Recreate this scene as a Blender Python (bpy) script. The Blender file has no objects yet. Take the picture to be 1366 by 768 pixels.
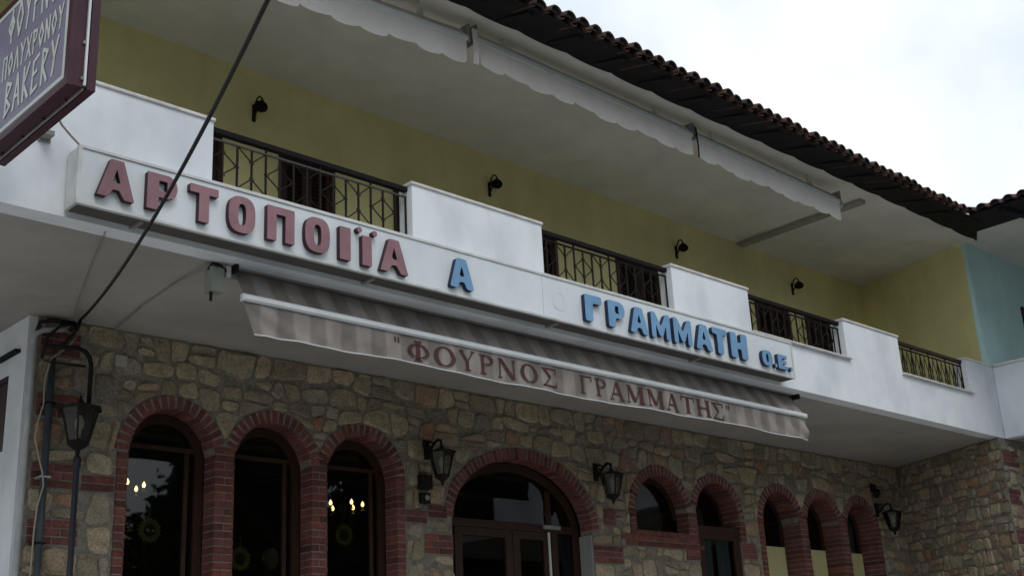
import bpy, bmesh, math, random
from mathutils import Vector, Matrix
random.seed(7)
PI = math.pi
S = bpy.context.scene
COL = S.collection

# ------------------------------------------------------------------ camera
# metres; the camera is the origin of heights, the street lies 1.6 m below it
def cam_setup():
    cd = bpy.data.cameras.new('camera'); co = bpy.data.objects.new('camera', cd); COL.objects.link(co)
    yaw, pit, rol = math.radians(44.56228778), math.radians(18.92166598), math.radians(-3.07813238)
    cy, sy, cp, sp = math.cos(yaw), math.sin(yaw), math.cos(pit), math.sin(pit)
    fwd = Vector((sy*cp, cy*cp, sp)); right = Vector((cy, -sy, 0)); up = right.cross(fwd)
    r2 = right*math.cos(rol) + up*math.sin(rol); u2 = -right*math.sin(rol) + up*math.cos(rol)
    m = Matrix((r2, u2, -fwd)).transposed().to_4x4()
    co.matrix_world = m
    cd.sensor_width = 36; cd.lens = 36*1626.834/1366
    cd.clip_start = .05; cd.clip_end = 2000
    S.camera = co
cam_setup()
bpy.context.view_layer.update()
CAMI = S.camera.matrix_world.inverted()

# ------------------------------------------------------------------ sky, sun, exposure
SUN_EL, SUN_AZ = math.radians(52), math.radians(200)
w = bpy.data.worlds.new('World'); S.world = w; w.use_nodes = True
nt = w.node_tree; nt.nodes.clear()
out = nt.nodes.new('ShaderNodeOutputWorld'); bg = nt.nodes.new('ShaderNodeBackground')
sky = nt.nodes.new('ShaderNodeTexSky'); sky.sky_type = 'NISHITA'; sky.sun_disc = False
sky.sun_elevation = SUN_EL; sky.sun_rotation = SUN_AZ
tc = nt.nodes.new('ShaderNodeTexCoord'); ns = nt.nodes.new('ShaderNodeTexNoise')
ns.inputs['Scale'].default_value = 4.2; ns.inputs['Detail'].default_value = 5; ns.inputs['Roughness'].default_value = .5
cr = nt.nodes.new('ShaderNodeValToRGB')
cr.color_ramp.elements[0].position = .38; cr.color_ramp.elements[0].color = (7.1, 7.85, 8.6, 1)
cr.color_ramp.elements[1].position = .60; cr.color_ramp.elements[1].color = (9.5, 9.85, 10.15, 1)
mx = nt.nodes.new('ShaderNodeMix'); mx.data_type = 'RGBA'; mx.inputs[0].default_value = .93   # overcast: cloud over most of the blue
nt.links.new(tc.outputs['Generated'], ns.inputs['Vector']); nt.links.new(ns.outputs['Fac'], cr.inputs['Fac'])
nt.links.new(sky.outputs[0], mx.inputs[6]); nt.links.new(cr.outputs[0], mx.inputs[7])
nt.links.new(mx.outputs[2], bg.inputs[0]); bg.inputs[1].default_value = .1
nt.links.new(bg.outputs[0], out.inputs[0])
sl = bpy.data.lights.new('sun', 'SUN'); sl.energy = .8; sl.angle = math.radians(25); sl.color = (1, .96, .9)
so = bpy.data.objects.new('sun', sl); COL.objects.link(so)
so.rotation_euler = (PI/2 - SUN_EL, 0, PI - SUN_AZ + 0)
S.view_settings.view_transform = 'Standard'; S.view_settings.look = 'None'
S.view_settings.exposure = .27; S.view_settings.gamma = 1; S.view_settings.use_curve_mapping = False
S.render.engine = 'CYCLES'

# ------------------------------------------------------------------ materials
MATS = {}
def mat(name, col, rough=.8, col2=None, nscale=3, bump=0, bscale=40, metal=0, tint=0, spec=.3, emit=0, stretch=None, speck=0, patch=0):
    if name in MATS: return MATS[name]
    m = bpy.data.materials.new(name); m.use_nodes = True; t = m.node_tree; N = t.nodes; L = t.links
    b = N['Principled BSDF']; b.inputs['Roughness'].default_value = rough; b.inputs['Metallic'].default_value = metal
    b.inputs['Specular IOR Level'].default_value = spec
    g = N.new('ShaderNodeNewGeometry'); vec = g.outputs['Position']
    if stretch:
        mp = N.new('ShaderNodeVectorMath'); mp.operation = 'MULTIPLY'; mp.inputs[1].default_value = stretch
        L.new(vec, mp.inputs[0]); vs = mp.outputs[0]
    else: vs = vec
    c2 = col2 or tuple(x*.8 for x in col)
    n1 = N.new('ShaderNodeTexNoise'); n1.inputs['Scale'].default_value = nscale; n1.inputs['Detail'].default_value = 6
    n1.inputs['Roughness'].default_value = .6
    L.new(vs, n1.inputs['Vector'])
    r = N.new('ShaderNodeValToRGB'); r.color_ramp.elements[0].position = .35; r.color_ramp.elements[1].position = .65
    r.color_ramp.elements[0].color = (*c2, 1); r.color_ramp.elements[1].color = (*col, 1)
    L.new(n1.outputs['Fac'], r.inputs['Fac']); cur = r.outputs[0]
    if tint:
        at = N.new('ShaderNodeAttribute'); at.attribute_name = 'tint'
        oi = N.new('ShaderNodeObjectInfo')
        ad = N.new('ShaderNodeMath'); ad.operation = 'ADD'; L.new(at.outputs['Fac'], ad.inputs[0]); L.new(oi.outputs['Random'], ad.inputs[1])
        fr = N.new('ShaderNodeMath'); fr.operation = 'FRACT'; L.new(ad.outputs[0], fr.inputs[0])
        hr = N.new('ShaderNodeValToRGB'); e = hr.color_ramp.elements
        stops = tint
        e[0].position = stops[0][0]; e[0].color = (*stops[0][1], 1)
        e[1].position = stops[-1][0]; e[1].color = (*stops[-1][1], 1)
        for p, c in stops[1:-1]:
            k = e.new(p); k.color = (*c, 1)
        L.new(fr.outputs[0], hr.inputs['Fac'])
        mu = N.new('ShaderNodeMix'); mu.data_type = 'RGBA'; mu.blend_type = 'MULTIPLY'; mu.inputs[0].default_value = 1
        L.new(cur, mu.inputs[6]); L.new(hr.outputs[0], mu.inputs[7]); cur = mu.outputs[2]
    if speck:
        n3 = N.new('ShaderNodeTexNoise'); n3.inputs['Scale'].default_value = 55; n3.inputs['Detail'].default_value = 3
        L.new(vec, n3.inputs['Vector'])
        r3 = N.new('ShaderNodeValToRGB'); r3.color_ramp.elements[0].position = .3; r3.color_ramp.elements[1].position = .6
        k = 1-speck; r3.color_ramp.elements[0].color = (k, k, k, 1); r3.color_ramp.elements[1].color = (1, 1, 1, 1)
        L.new(n3.outputs['Fac'], r3.inputs['Fac'])
        m2 = N.new('ShaderNodeMix'); m2.data_type = 'RGBA'; m2.blend_type = 'MULTIPLY'; m2.inputs[0].default_value = 1
        L.new(cur, m2.inputs[6]); L.new(r3.outputs[0], m2.inputs[7]); cur = m2.outputs[2]
    if patch:
        for sc_, st_, lo in ((.7, (1, 1, 1), 1-patch), (2.2, (1, 1, .22), 1-patch*.7)):
            vm = N.new('ShaderNodeVectorMath'); vm.operation = 'MULTIPLY'; vm.inputs[1].default_value = st_; L.new(vec, vm.inputs[0])
            n4 = N.new('ShaderNodeTexNoise'); n4.inputs['Scale'].default_value = sc_; n4.inputs['Detail'].default_value = 7; n4.inputs['Roughness'].default_value = .65; L.new(vm.outputs[0], n4.inputs['Vector'])
            r4 = N.new('ShaderNodeValToRGB'); r4.color_ramp.elements[0].position = .34; r4.color_ramp.elements[1].position = .6
            r4.color_ramp.elements[0].color = (lo, lo, lo, 1); r4.color_ramp.elements[1].color = (1, 1, 1, 1); L.new(n4.outputs['Fac'], r4.inputs['Fac'])
            m4 = N.new('ShaderNodeMix'); m4.data_type = 'RGBA'; m4.blend_type = 'MULTIPLY'; m4.inputs[0].default_value = 1
            L.new(cur, m4.inputs[6]); L.new(r4.outputs[0], m4.inputs[7]); cur = m4.outputs[2]
    L.new(cur, b.inputs['Base Color'])
    if bump:
        n2 = N.new('ShaderNodeTexNoise'); n2.inputs['Scale'].default_value = bscale; n2.inputs['Detail'].default_value = 6
        L.new(vec, n2.inputs['Vector'])
        bp = N.new('ShaderNodeBump'); bp.inputs['Strength'].default_value = bump; bp.inputs['Distance'].default_value = .01
        L.new(n2.outputs['Fac'], bp.inputs['Height']); L.new(bp.outputs[0], b.inputs['Normal'])
    if emit:
        b.inputs['Emission Color'].default_value = (*col, 1); b.inputs['Emission Strength'].default_value = emit
    MATS[name] = m
    return m

def white_wall_mat():
    # painted render with rain streaks and soft grey blotches
    m = bpy.data.materials.new('white_render'); m.use_nodes = True; t = m.node_tree; N = t.nodes; L = t.links
    b = N['Principled BSDF']; b.inputs['Roughness'].default_value = .85; b.inputs['Specular IOR Level'].default_value = .2
    g = N.new('ShaderNodeNewGeometry')
    def layer(scale3, sc, p0, p1, c0, det=5):
        v = N.new('ShaderNodeVectorMath'); v.operation = 'MULTIPLY'; v.inputs[1].default_value = scale3
        L.new(g.outputs['Position'], v.inputs[0])
        n = N.new('ShaderNodeTexNoise'); n.inputs['Scale'].default_value = sc; n.inputs['Detail'].default_value = det
        L.new(v.outputs[0], n.inputs['Vector'])
        r = N.new('ShaderNodeValToRGB'); r.color_ramp.elements[0].position = p0; r.color_ramp.elements[1].position = p1
        r.color_ramp.elements[0].color = (*c0, 1); r.color_ramp.elements[1].color = (1, 1, 1, 1)
        L.new(n.outputs['Fac'], r.inputs['Fac']); return r.outputs[0]
    a = layer((1, 1, .7), 1.7, .34, .58, (.80, .81, .82), 7)
    c = layer((1, 1, .10), 8, .25, .5, (.955, .955, .955))
    d = layer((1, 1, 1), 1.1, .3, .5, (.93, .94, .95), 2)
    cur = None
    for x in (a, c, d):
        mu = N.new('ShaderNodeMix'); mu.data_type = 'RGBA'; mu.blend_type = 'MULTIPLY'; mu.inputs[0].default_value = 1
        if cur is None: mu.inputs[6].default_value = (.80, .84, .89, 1)
        else: L.new(cur, mu.inputs[6])
        L.new(x, mu.inputs[7]); cur = mu.outputs[2]
    L.new(cur, b.inputs['Base Color'])
    n2 = N.new('ShaderNodeTexNoise'); n2.inputs['Scale'].default_value = 90; L.new(g.outputs['Position'], n2.inputs['Vector'])
    bp = N.new('ShaderNodeBump'); bp.inputs['Strength'].default_value = .25; bp.inputs['Distance'].default_value = .004
    L.new(n2.outputs['Fac'], bp.inputs['Height']); L.new(bp.outputs[0], b.inputs['Normal'])
    return m
M_WHITE = white_wall_mat()
M_COPING = mat('coping_marble', (.74, .72, .70), .5, (.55, .53, .52), 6, .1)
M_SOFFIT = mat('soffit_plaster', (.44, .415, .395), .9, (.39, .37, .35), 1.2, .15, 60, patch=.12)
M_USOFFIT = mat('upper_soffit_plaster', (.80, .80, .75), .9, (.75, .75, .71), .9, .15, 60, patch=.12)
M_YELLOW = mat('ochre_render', (.87, .81, .42), .9, (.795, .74, .38), 1.0, .2, 80, patch=.13)
M_BLUE = mat('pale_blue_render', (.60, .86, .88), .9, (.54, .79, .81), 1.0, .2, 80, patch=.12)
STONE_T = [(0, (.62, .58, .50)), (.16, (1.0, .95, .82)), (.3, (.82, .80, .74)), (.45, (1.12, 1.03, .82)), (.58, (.74, .66, .55)),
           (.68, (1.2, 1.12, .95)), (.8, (.98, .74, .58)), (.88, (.62, .62, .60)), (1, (.95, .62, .48))]
M_STONE = mat('field_stone', (.47, .43, .36), .9, (.33, .30, .25), 9, 1.0, 28, tint=STONE_T, speck=.45)
M_MORTAR = mat('mortar', (.31, .285, .24), .95, (.17, .155, .13), 11, 1.0, 35, speck=.3)
BRICK_T = [(0, (.62, .66, .7)), (.25, (.95, 1, 1)), (.45, (1.25, 1.2, 1.15)), (.6, (.8, .95, 1.0)), (.8, (1.05, .9, .85)), (1, (.5, .55, .6))]
M_BRICK = mat('red_brick', (.255, .088, .070), .85, (.15, .060, .050), 9, .7, 60, tint=BRICK_T, speck=.35)
M_BMORTAR = mat('pale_joint', (.30, .265, .235), .95, (.16, .14, .125), 5, .6, 60)
M_IRON = mat('dark_iron', (.014, .013, .014), .65, (.020, .016, .015), 20, .2, 60, spec=.12)
M_RAIL = mat('dark_handrail', (.012, .010, .012), .7, spec=.1)
M_BLACK = mat('black_cable', (.012, .012, .014), .5)
M_WOOD = mat('dark_red_wood', (.042, .014, .014), .6, (.022, .009, .009), 6, .3, 50, stretch=(6, 6, .6))
M_FRAME = mat('brown_frame', (.05, .021, .013), .55, (.026, .012, .008), 6, .25, 50, stretch=(6, 6, .6))
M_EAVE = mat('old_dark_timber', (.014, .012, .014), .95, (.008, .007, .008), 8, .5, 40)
M_TILE = mat('clay_tile', (.13, .062, .044), .9, (.045, .032, .030), 7, .7, 40, tint=[(0, (.5, .5, .55)), (.4, (.9, .9, .9)), (.7, (1.2, 1.15, 1.05)), (1, (.6, .55, .55))], speck=.4)
M_SIGN = mat('sign_panel', (.74, .80, .84), .45, (.69, .75, .79), 1.4, .05, 30, patch=.10)
M_SIGNF = mat('sign_frame', (.66, .68, .68), .45, (.50, .51, .50), 5, .1, 60)
M_PINK = mat('letter_plum_face', (.34, .185, .215), .6, (.28, .15, .175), 8, .15, 90, patch=.2)
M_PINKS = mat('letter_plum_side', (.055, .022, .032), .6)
M_LBLUE = mat('letter_blue_face', (.21, .40, .64), .6, (.17, .34, .57), 8, .15, 90, patch=.2)
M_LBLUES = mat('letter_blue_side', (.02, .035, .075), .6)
M_GHOST = mat('ghost_mark', (.68, .725, .75), .5, (.65, .695, .725), 3)
M_BAR = mat('awning_bar', (.72, .76, .78), .35, (.62, .66, .68), 4, .05)
M_GREYM = mat('grey_metal', (.30, .30, .29), .5, (.2, .2, .19), 8, .2)
M_CREAM = mat('cream_fabric', (.72, .70, .67), .9, (.64, .62, .59), 2.5, .2, 120)
M_TEXTC = mat('awning_lettering', (.085, .035, .035), .8)
M_MAROON = mat('maroon_metal', (.060, .016, .030), .4, (.042, .012, .022), 5, .1)
M_LILAC = mat('lilac_sign_face', (.22, .20, .285), .45, (.19, .175, .255), 3, .05)
M_PALE = mat('pale_sign_paint', (.56, .60, .56), .5, (.48, .52, .48), 8)
M_PIPEW = mat('white_pipe', (.48, .49, .50), .5, (.36, .37, .38), 5, .1)
M_PIPEG = mat('slate_pipe', (.06, .075, .09), .45, (.04, .05, .06), 5, .1)
M_WIRE = mat('beige_wire', (.35, .31, .25), .6)
M_PALEY = mat('pale_yellow_board', (.55, .52, .26), .8, (.50, .47, .23), 3)
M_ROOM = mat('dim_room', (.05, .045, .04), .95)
M_CURT = mat('grey_curtain', (.22, .24, .27), .95, (.14, .15, .17), 30, stretch=(1, 1, .02))
M_REVEAL = mat('pale_reveal', (.34, .34, .34), .9, (.27, .27, .27), 4, .3)
M_BULB = mat('candle_bulb', (1, .62, .25), .4, (1, .55, .2), emit=5)
M_PETAL = mat('yellow_petal', (.20, .165, .05), .9)
M_SEED = mat('brown_seedhead', (.05, .03, .018), .95)
M_ASPH = mat('asphalt', (.10, .10, .098), .95, (.075, .075, .073), 3, .6, 60)
M_PAVE = mat('pavement_stone', (.50, .485, .46), .9, (.40, .39, .37), 3, .4, 40)
M_GROUND = mat('earth', (.11, .10, .07), .95, (.07, .075, .04), 1.5, .5, 20)
M_LEAF = mat('leaf_green', (.04, .06, .03), .95, (.022, .035, .018), 3, spec=.0)
M_BARK = mat('bark', (.09, .07, .05), .95, (.05, .04, .03), 10, .8, 30)
M_SKIN = mat('skin', (.42, .24, .17), .6)
M_SHIRT = mat('dark_shirt', (.03, .03, .035), .9)
M_LAMPG = None

def glass_mat(name, tint, refl=1.0, rough=.02):
    m = bpy.data.materials.new(name); m.use_nodes = True; t = m.node_tree; N = t.nodes; L = t.links
    for n in list(N):
        if n.type != 'OUTPUT_MATERIAL': N.remove(n)
    o = [n for n in N if n.type == 'OUTPUT_MATERIAL'][0]
    tr = N.new('ShaderNodeBsdfTransparent'); tr.inputs[0].default_value = (*tint, 1)
    gl = N.new('ShaderNodeBsdfGlossy'); gl.inputs['Roughness'].default_value = rough
    gl.inputs[0].default_value = (refl, refl, refl, 1)
    fr = N.new('ShaderNodeFresnel'); fr.inputs[0].default_value = 1.52
    n = N.new('ShaderNodeTexNoise'); n.inputs['Scale'].default_value = 2.5
    bp = N.new('ShaderNodeBump'); bp.inputs['Strength'].default_value = .02; bp.inputs['Distance'].default_value = .01
    L.new(n.outputs[0], bp.inputs['Height']); L.new(bp.outputs[0], gl.inputs['Normal'])
    mx = N.new('ShaderNodeMixShader')
    L.new(fr.outputs[0], mx.inputs[0]); L.new(tr.outputs[0], mx.inputs[1]); L.new(gl.outputs[0], mx.inputs[2]); L.new(mx.outputs[0], o.inputs[0])
    MATS[name] = m; return m
M_GLASS = glass_mat('window_glass', (.55, .6, .58), .9)
M_LAMPG = glass_mat('lantern_glass', (.55, .55, .5), .8, .1)

def stripe_mat():
    m = bpy.data.materials.new('striped_awning_fabric'); m.use_nodes = True; t = m.node_tree; N = t.nodes; L = t.links
    b = N['Principled BSDF']; b.inputs['Roughness'].default_value = .95; b.inputs['Specular IOR Level'].default_value = .1
    g = N.new('ShaderNodeTexCoord'); s = N.new('ShaderNodeSeparateXYZ'); L.new(g.outputs['Object'], s.inputs[0])
    a = N.new('ShaderNodeMath'); a.operation = 'MULTIPLY'; a.inputs[1].default_value = 2*PI/.31; L.new(s.outputs[0], a.inputs[0])
    c = N.new('ShaderNodeMath'); c.operation = 'SINE'; L.new(a.outputs[0], c.inputs[0])
    r = N.new('ShaderNodeValToRGB'); e = r.color_ramp.elements
    e[0].position = .35; e[0].color = (.215, .196, .184, 1); e[1].position = .65; e[1].color = (.305, .28, .264, 1)
    d = N.new('ShaderNodeMath'); d.operation = 'MULTIPLY_ADD'; d.inputs[1].default_value = .5; d.inputs[2].default_value = .5
    L.new(c.outputs[0], d.inputs[0]); L.new(d.outputs[0], r.inputs['Fac'])
    n = N.new('ShaderNodeTexNoise'); n.inputs['Scale'].default_value = 5; n.inputs['Detail'].default_value = 5
    L.new(g.outputs['Object'], n.inputs['Vector'])
    r2 = N.new('ShaderNodeValToRGB'); r2.color_ramp.elements[0].position = .3; r2.color_ramp.elements[0].color = (.7, .69, .68, 1)
    r2.color_ramp.elements[1].position = .6; r2.color_ramp.elements[1].color = (1, 1, 1, 1); L.new(n.outputs[0], r2.inputs[0])
    mu = N.new('ShaderNodeMix'); mu.data_type = 'RGBA'; mu.blend_type = 'MULTIPLY'; mu.inputs[0].default_value = 1
    L.new(r.outputs[0], mu.inputs[6]); L.new(r2.outputs[0], mu.inputs[7]); L.new(mu.outputs[2], b.inputs['Base Color'])
    MATS['stripe'] = m; return m
M_STRIPE = stripe_mat()

# ------------------------------------------------------------------ building helpers
class MB:
    def __init__(s): s.v = []; s.f = []; s.mi = []; s.t = []
    def add(s, vs, fs, mi=0, tint=0.0):
        o = len(s.v); s.v += [tuple(v) for v in vs]
        for f in fs: s.f.append(tuple(i+o for i in f)); s.mi.append(mi); s.t.append(tint)
        return s
    def box(s, x0, x1, y0, y1, z0, z1, **k):
        v = [(x0,y0,z0),(x1,y0,z0),(x1,y1,z0),(x0,y1,z0),(x0,y0,z1),(x1,y0,z1),(x1,y1,z1),(x0,y1,z1)]
        return s.add(v, [(0,3,2,1),(4,5,6,7),(0,1,5,4),(1,2,6,5),(2,3,7,6),(3,0,4,7)], **k)
    def bbox(s, x0, x1, y0, y1, z0, z1, b=.004, **k):          # box with chamfered edges on the front (-Y) side
        v = [(x0,y1,z0),(x1,y1,z0),(x1,y1,z1),(x0,y1,z1), (x0,y0+b,z0),(x1,y0+b,z0),(x1,y0+b,z1),(x0,y0+b,z1),
             (x0+b,y0,z0+b),(x1-b,y0,z0+b),(x1-b,y0,z1-b),(x0+b,y0,z1-b)]
        f = [(1,0,3,2)]
        for a in range(4):
            c = (a+1) % 4
            f.append((a, c, 4+c, 4+a)); f.append((4+a, 4+c, 8+c, 8+a))
        f.append((8,9,10,11)); return s.add(v, f, **k)
    def prism(s, pts, y0, y1, mi=0, mside=None, plane='xz', tint=0):       # pts CCW seen from the front (-Y)
        n = len(pts); mside = mi if mside is None else mside
        P = (lambda p, y: (p[0], y, p[1])) if plane == 'xz' else (lambda p, y: (y, -p[0], p[1]))
        vs = [P(p, y0) for p in pts] + [P(p, y1) for p in pts]
        o = len(s.v); s.v += vs
        s.f.append(tuple(o+i for i in range(n))); s.mi.append(mi); s.t.append(tint)
        s.f.append(tuple(o+n+i for i in reversed(range(n)))); s.mi.append(mside); s.t.append(tint)
        for i in range(n):
            j = (i+1) % n; s.f.append((o+i, o+n+i, o+n+j, o+j)); s.mi.append(mside); s.t.append(tint)
        return s
    def tube(s, pts, r, seg=8, mi=0, closed=False, cap=True):
        pts = [Vector(p) for p in pts]; n = len(pts); o = len(s.v); up = None
        rr = r if isinstance(r, (list, tuple)) else [r]*n
        for i, p in enumerate(pts):
            if closed: d = pts[(i+1) % n] - pts[i-1]
            else: d = pts[min(i+1, n-1)] - pts[max(i-1, 0)]
            d.normalize()
            if up is None:
                up = Vector((0,0,1)) if abs(d.z) < .9 else Vector((1,0,0))
            a = up - d*up.dot(d)
            if a.length < 1e-5: a = d.orthogonal()
            a.normalize(); b = d.cross(a); up = a
            for k in range(seg):
                t = 2*PI*k/seg; s.v.append(tuple(p + (a*math.cos(t) + b*math.sin(t))*rr[i]))
        m = n if closed else n-1
        for i in range(m):
            for k in range(seg):
                a0 = o+i*seg+k; a1 = o+i*seg+(k+1) % seg; j = (i+1) % n
                s.f.append((a0, a1, o+j*seg+(k+1) % seg, o+j*seg+k)); s.mi.append(mi); s.t.append(0)
        if cap and not closed:
            s.f.append(tuple(o+k for k in reversed(range(seg)))); s.mi.append(mi); s.t.append(0)
            s.f.append(tuple(o+(n-1)*seg+k for k in range(seg))); s.mi.append(mi); s.t.append(0)
        return s
    def lathe(s, c, prof, seg=12, mi=0, ph=0, axis='z'):
        o = len(s.v); c = Vector(c)
        for r, z in prof:
            for k in range(seg):
                t = 2*PI*(k+ph)/seg
                d = Vector((r*math.cos(t), r*math.sin(t), z))
                if axis == 'y': d = Vector((r*math.cos(t), z, r*math.sin(t)))
                s.v.append(tuple(c+d))
        for i in range(len(prof)-1):
            for k in range(seg):
                a = o+i*seg+k; b = o+i*seg+(k+1) % seg
                s.f.append((a, b, b+seg, a+seg)); s.mi.append(mi); s.t.append(0)
        for base in (0, len(prof)-1):
            if prof[base][0] > 1e-4:
                s.f.append(tuple(o+base*seg+k for k in range(seg))); s.mi.append(mi); s.t.append(0)
        return s
    def mesh(s, name, mats, smooth=False, tint=False):
        me = bpy.data.meshes.new(name); me.from_pydata(s.v, [], s.f)
        for m in (mats if isinstance(mats, (list, tuple)) else [mats]): me.materials.append(m)
        if any(s.mi): me.polygons.foreach_set('material_index', s.mi)
        if smooth: me.polygons.foreach_set('use_smooth', [True]*len(s.f))
        if tint:
            a = me.attributes.new('tint', 'FLOAT', 'FACE'); a.data.foreach_set('value', s.t)
        me.update(); return me
    def build(s, name, mats, parent=None, label=None, kind=None, smooth=False, tint=False):
        me = s.mesh(name, mats, smooth, tint)
        return link(name, me, parent, label, kind)
def link(name, me, parent=None, label=None, kind=None):
    o = bpy.data.objects.new(name, me); COL.objects.link(o)
    if parent is not None: attach(o, parent)
    if label: o['label'] = label
    if kind: o['kind'] = kind
    return o
BASE = {}
def attach(o, parent):
    o.parent = parent
    b = BASE.get(parent.name)
    if b is not None: o.matrix_parent_inverse = Matrix.Translation(-b)
def thing(name, label, cat, loc=(0,0,0), group=None):
    o = bpy.data.objects.new(name, None); COL.objects.link(o); o.location = loc; o.empty_display_size = .1
    o['label'] = label; o['category'] = cat
    if group: o['group'] = group
    BASE[o.name] = Vector(loc); return o
def lthing(*a, **k):                    # a thing whose parts are given in its own local coordinates
    o = thing(*a, **k); BASE.pop(o.name); return o
def tag(o, label, cat, group=None):
    o['label'] = label; o['category'] = cat
    if group: o['group'] = group
    return o
def struct(name, mb, m, **k): return mb.build(name, m, kind='structure', **k)
def dup(root, loc, label):
    r = root.copy(); COL.objects.link(r); r.location = loc; r['label'] = label
    for ch in list(root.children):
        c = ch.copy(); COL.objects.link(c); c.parent = r
        for g in list(ch.children):
            d = g.copy(); COL.objects.link(d); d.parent = c
    return r

# ------------------------------------------------------------------ ground
H_ST = -1.6; H_TER = -.10; WY = 10.0; ZS = 3.41      # street, terrace, wall plane, underside of the balcony slab
struct('ground', MB().box(-300, 300, -300, 300, H_ST-.3, H_ST-.05), M_GROUND)
struct('road', MB().box(-120, 120, -7, 2.2, H_ST-.04, H_ST), M_ASPH)
g = MB(); g.box(-60, 60, 2.2, 4.6, H_ST-.04, H_ST+.13); struct('pavement', g, M_PAVE)
g = MB(); g.box(-60, 60, -9.5, -7, H_ST-.04, H_ST+.13); struct('far_pavement', g, M_PAVE)
g = MB(); g.box(-30, 30, 4.6, 16, H_ST-.04, H_TER); struct('terrace', g, M_PAVE)

# ------------------------------------------------------------------ the bakery building
B = thing('bakery_building', 'two storey bakery with stone ground floor, white balcony, ochre upper wall and tiled eave', 'building', (11, 10, H_TER))

# openings in the ground floor wall: x left, x right, springing, crown, bottom, ring start left, ring start right, reveal depth
OP = [dict(x=(4.99, 5.84), zs=2.31, zc=2.735, zb=-.1, a0=0, a1=16, d=.19, k='window'),
      dict(x=(6.06, 6.92), zs=2.30, zc=2.73, zb=-.1, a0=16, a1=16, d=.19, k='window'),
      dict(x=(7.12, 7.985), zs=2.29, zc=2.72, zb=-.1, a0=16, a1=0, d=.19, k='window'),
      dict(x=(8.765, 10.975), zs=1.93, zc=2.70, zb=-.1, a0=3, a1=2, d=.19, k='door'),
      dict(x=(11.82, 12.845), zs=2.22, zc=2.735, zb=2.02, a0=0, a1=14, d=.19, k='small'),
      dict(x=(13.05, 13.97), zs=2.27, zc=2.73, zb=-.1, a0=14, a1=0, d=.28, k='glazed'),
      dict(x=(14.555, 15.45), zs=2.27, zc=2.72, zb=-.1, a0=0, a1=16, d=.30, k='board'),
      dict(x=(15.66, 16.52), zs=2.29, zc=2.72, zb=-.1, a0=16, a1=16, d=.30, k='board'),
      dict(x=(16.75, 17.57), zs=2.30, zc=2.71, zb=-.1, a0=16, a1=0, d=.30, k='board')]
def arch_pts(o, e=0, n=24, t0=0, t1=180):           # arch curve, right to left (CCW), offset outward by e
    xl, xr = o['x']; a = (xr-xl)/2+e; b = o['zc']-o['zs']+e; cx = (xl+xr)/2
    return [(cx+a*math.cos(math.radians(t0+(t1-t0)*i/n)), o['zs']+b*math.sin(math.radians(t0+(t1-t0)*i/n))) for i in range(n+1)]
def hull(o, e=.14, eb=0):                          # convex outline of opening plus ring
    p = arch_pts(o, e, 20); es = o.get('es', e)
    xl, xr = o['x']
    return [(xl-e, o['zb']-eb), (xr+e, o['zb']-eb)] + p

# mortar body of the wall with the openings cut out, no inner faces
def wall_body():
    m = MB(); e = .012; y0 = WY+.006; X0, X1 = 4.10, 18.9
    cuts = []
    xs = [X0]
    for o in OP:
        p = [(x, z) for x, z in reversed(arch_pts(o, e, 20))]
        cuts.append(p)
    prev = X0
    for o, p in zip(OP, cuts):
        xl, xr = p[0][0], p[-1][0]
        m.add([(prev,y0,-.1),(xl,y0,-.1),(xl,y0,ZS),(prev,y0,ZS)], [(0,1,2,3)])
        for i in range(len(p)-1):
            (a, za), (b, zb) = p[i], p[i+1]
            m.add([(a,y0,za),(b,y0,zb),(b,y0,ZS),(a,y0,ZS)], [(0,1,2,3)])
            m.add([(a,y0,za),(b,y0,zb),(b,y0+o['d'],zb),(a,y0+o['d'],za)], [(0,3,2,1)])
        zb = o['zb']
        if zb > 0:
            m.add([(xl,y0,-.1),(xr,y0,-.1),(xr,y0,zb-e),(xl,y0,zb-e)], [(0,1,2,3)])
            m.add([(xl,y0,zb-e),(xr,y0,zb-e),(xr,y0+.19,zb-e),(xl,y0+.19,zb-e)], [(0,1,2,3)])
        z0 = zb-e if zb > 0 else -.1
        m.add([(xl,y0,z0),(xl,y0+o['d'],z0),(xl,y0+o['d'],p[0][1]),(xl,y0,p[0][1])], [(0,1,2,3)])
        m.add([(xr,y0,z0),(xr,y0+o['d'],z0),(xr,y0+o['d'],p[-1][1]),(xr,y0,p[-1][1])], [(3,2,1,0)])
        prev = xr
    m.add([(prev,y0,-.1),(X1,y0,-.1),(X1,y0,ZS),(prev,y0,ZS)], [(0,1,2,3)])
    m.add([(X0,y0,-.1),(X0,y0+.3,-.1),(X0,y0+.3,ZS),(X0,y0,ZS)], [(3,2,1,0)])
    return m
SW = wall_body().build('stone_wall', M_MORTAR, B)

# --- bricks: (matrix placed) list collected, the largest 300 become objects
BR = []       # (wall key, centre, (w, h, d), rotation about Y, U, N)
def brick(x, z, wd, h, d=.19, rot=0, wall='main'):
    BR.append((wall, x, z, wd, h, d, rot))
EX = []       # convex exclusion outlines for stones on the main wall
def course(x0, x1, z, halves, d, wall='main', h=.058):
    n = halves; wbr = (x1-x0)/n
    for i in range(n):
        brick(x0+wbr*(i+.5), z, wbr-.010, h, d, 0, wall)
P_ = .0705
def column(x0, x1, z0, z1, d, alt=True):
    z = z0; i = 0
    while z+P_ <= z1+.02:
        course(x0, x1, z+P_/2, (1 if i % 2 == 0 else 2) if alt else 1, d); z += P_; i += 1
ZB0 = .75
column(4.872, 4.987, ZB0, 2.33, .19, False)
column(5.842, 6.058, ZB0, 2.43, .19)
column(6.922, 7.118, ZB0, 2.43, .19)
column(7.987, 8.102, ZB0, 2.31, .19, False)
column(11.693, 11.817, 1.95, 2.24, .19, False)
column(12.847, 13.048, 1.95, 2.34, .19)
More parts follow.
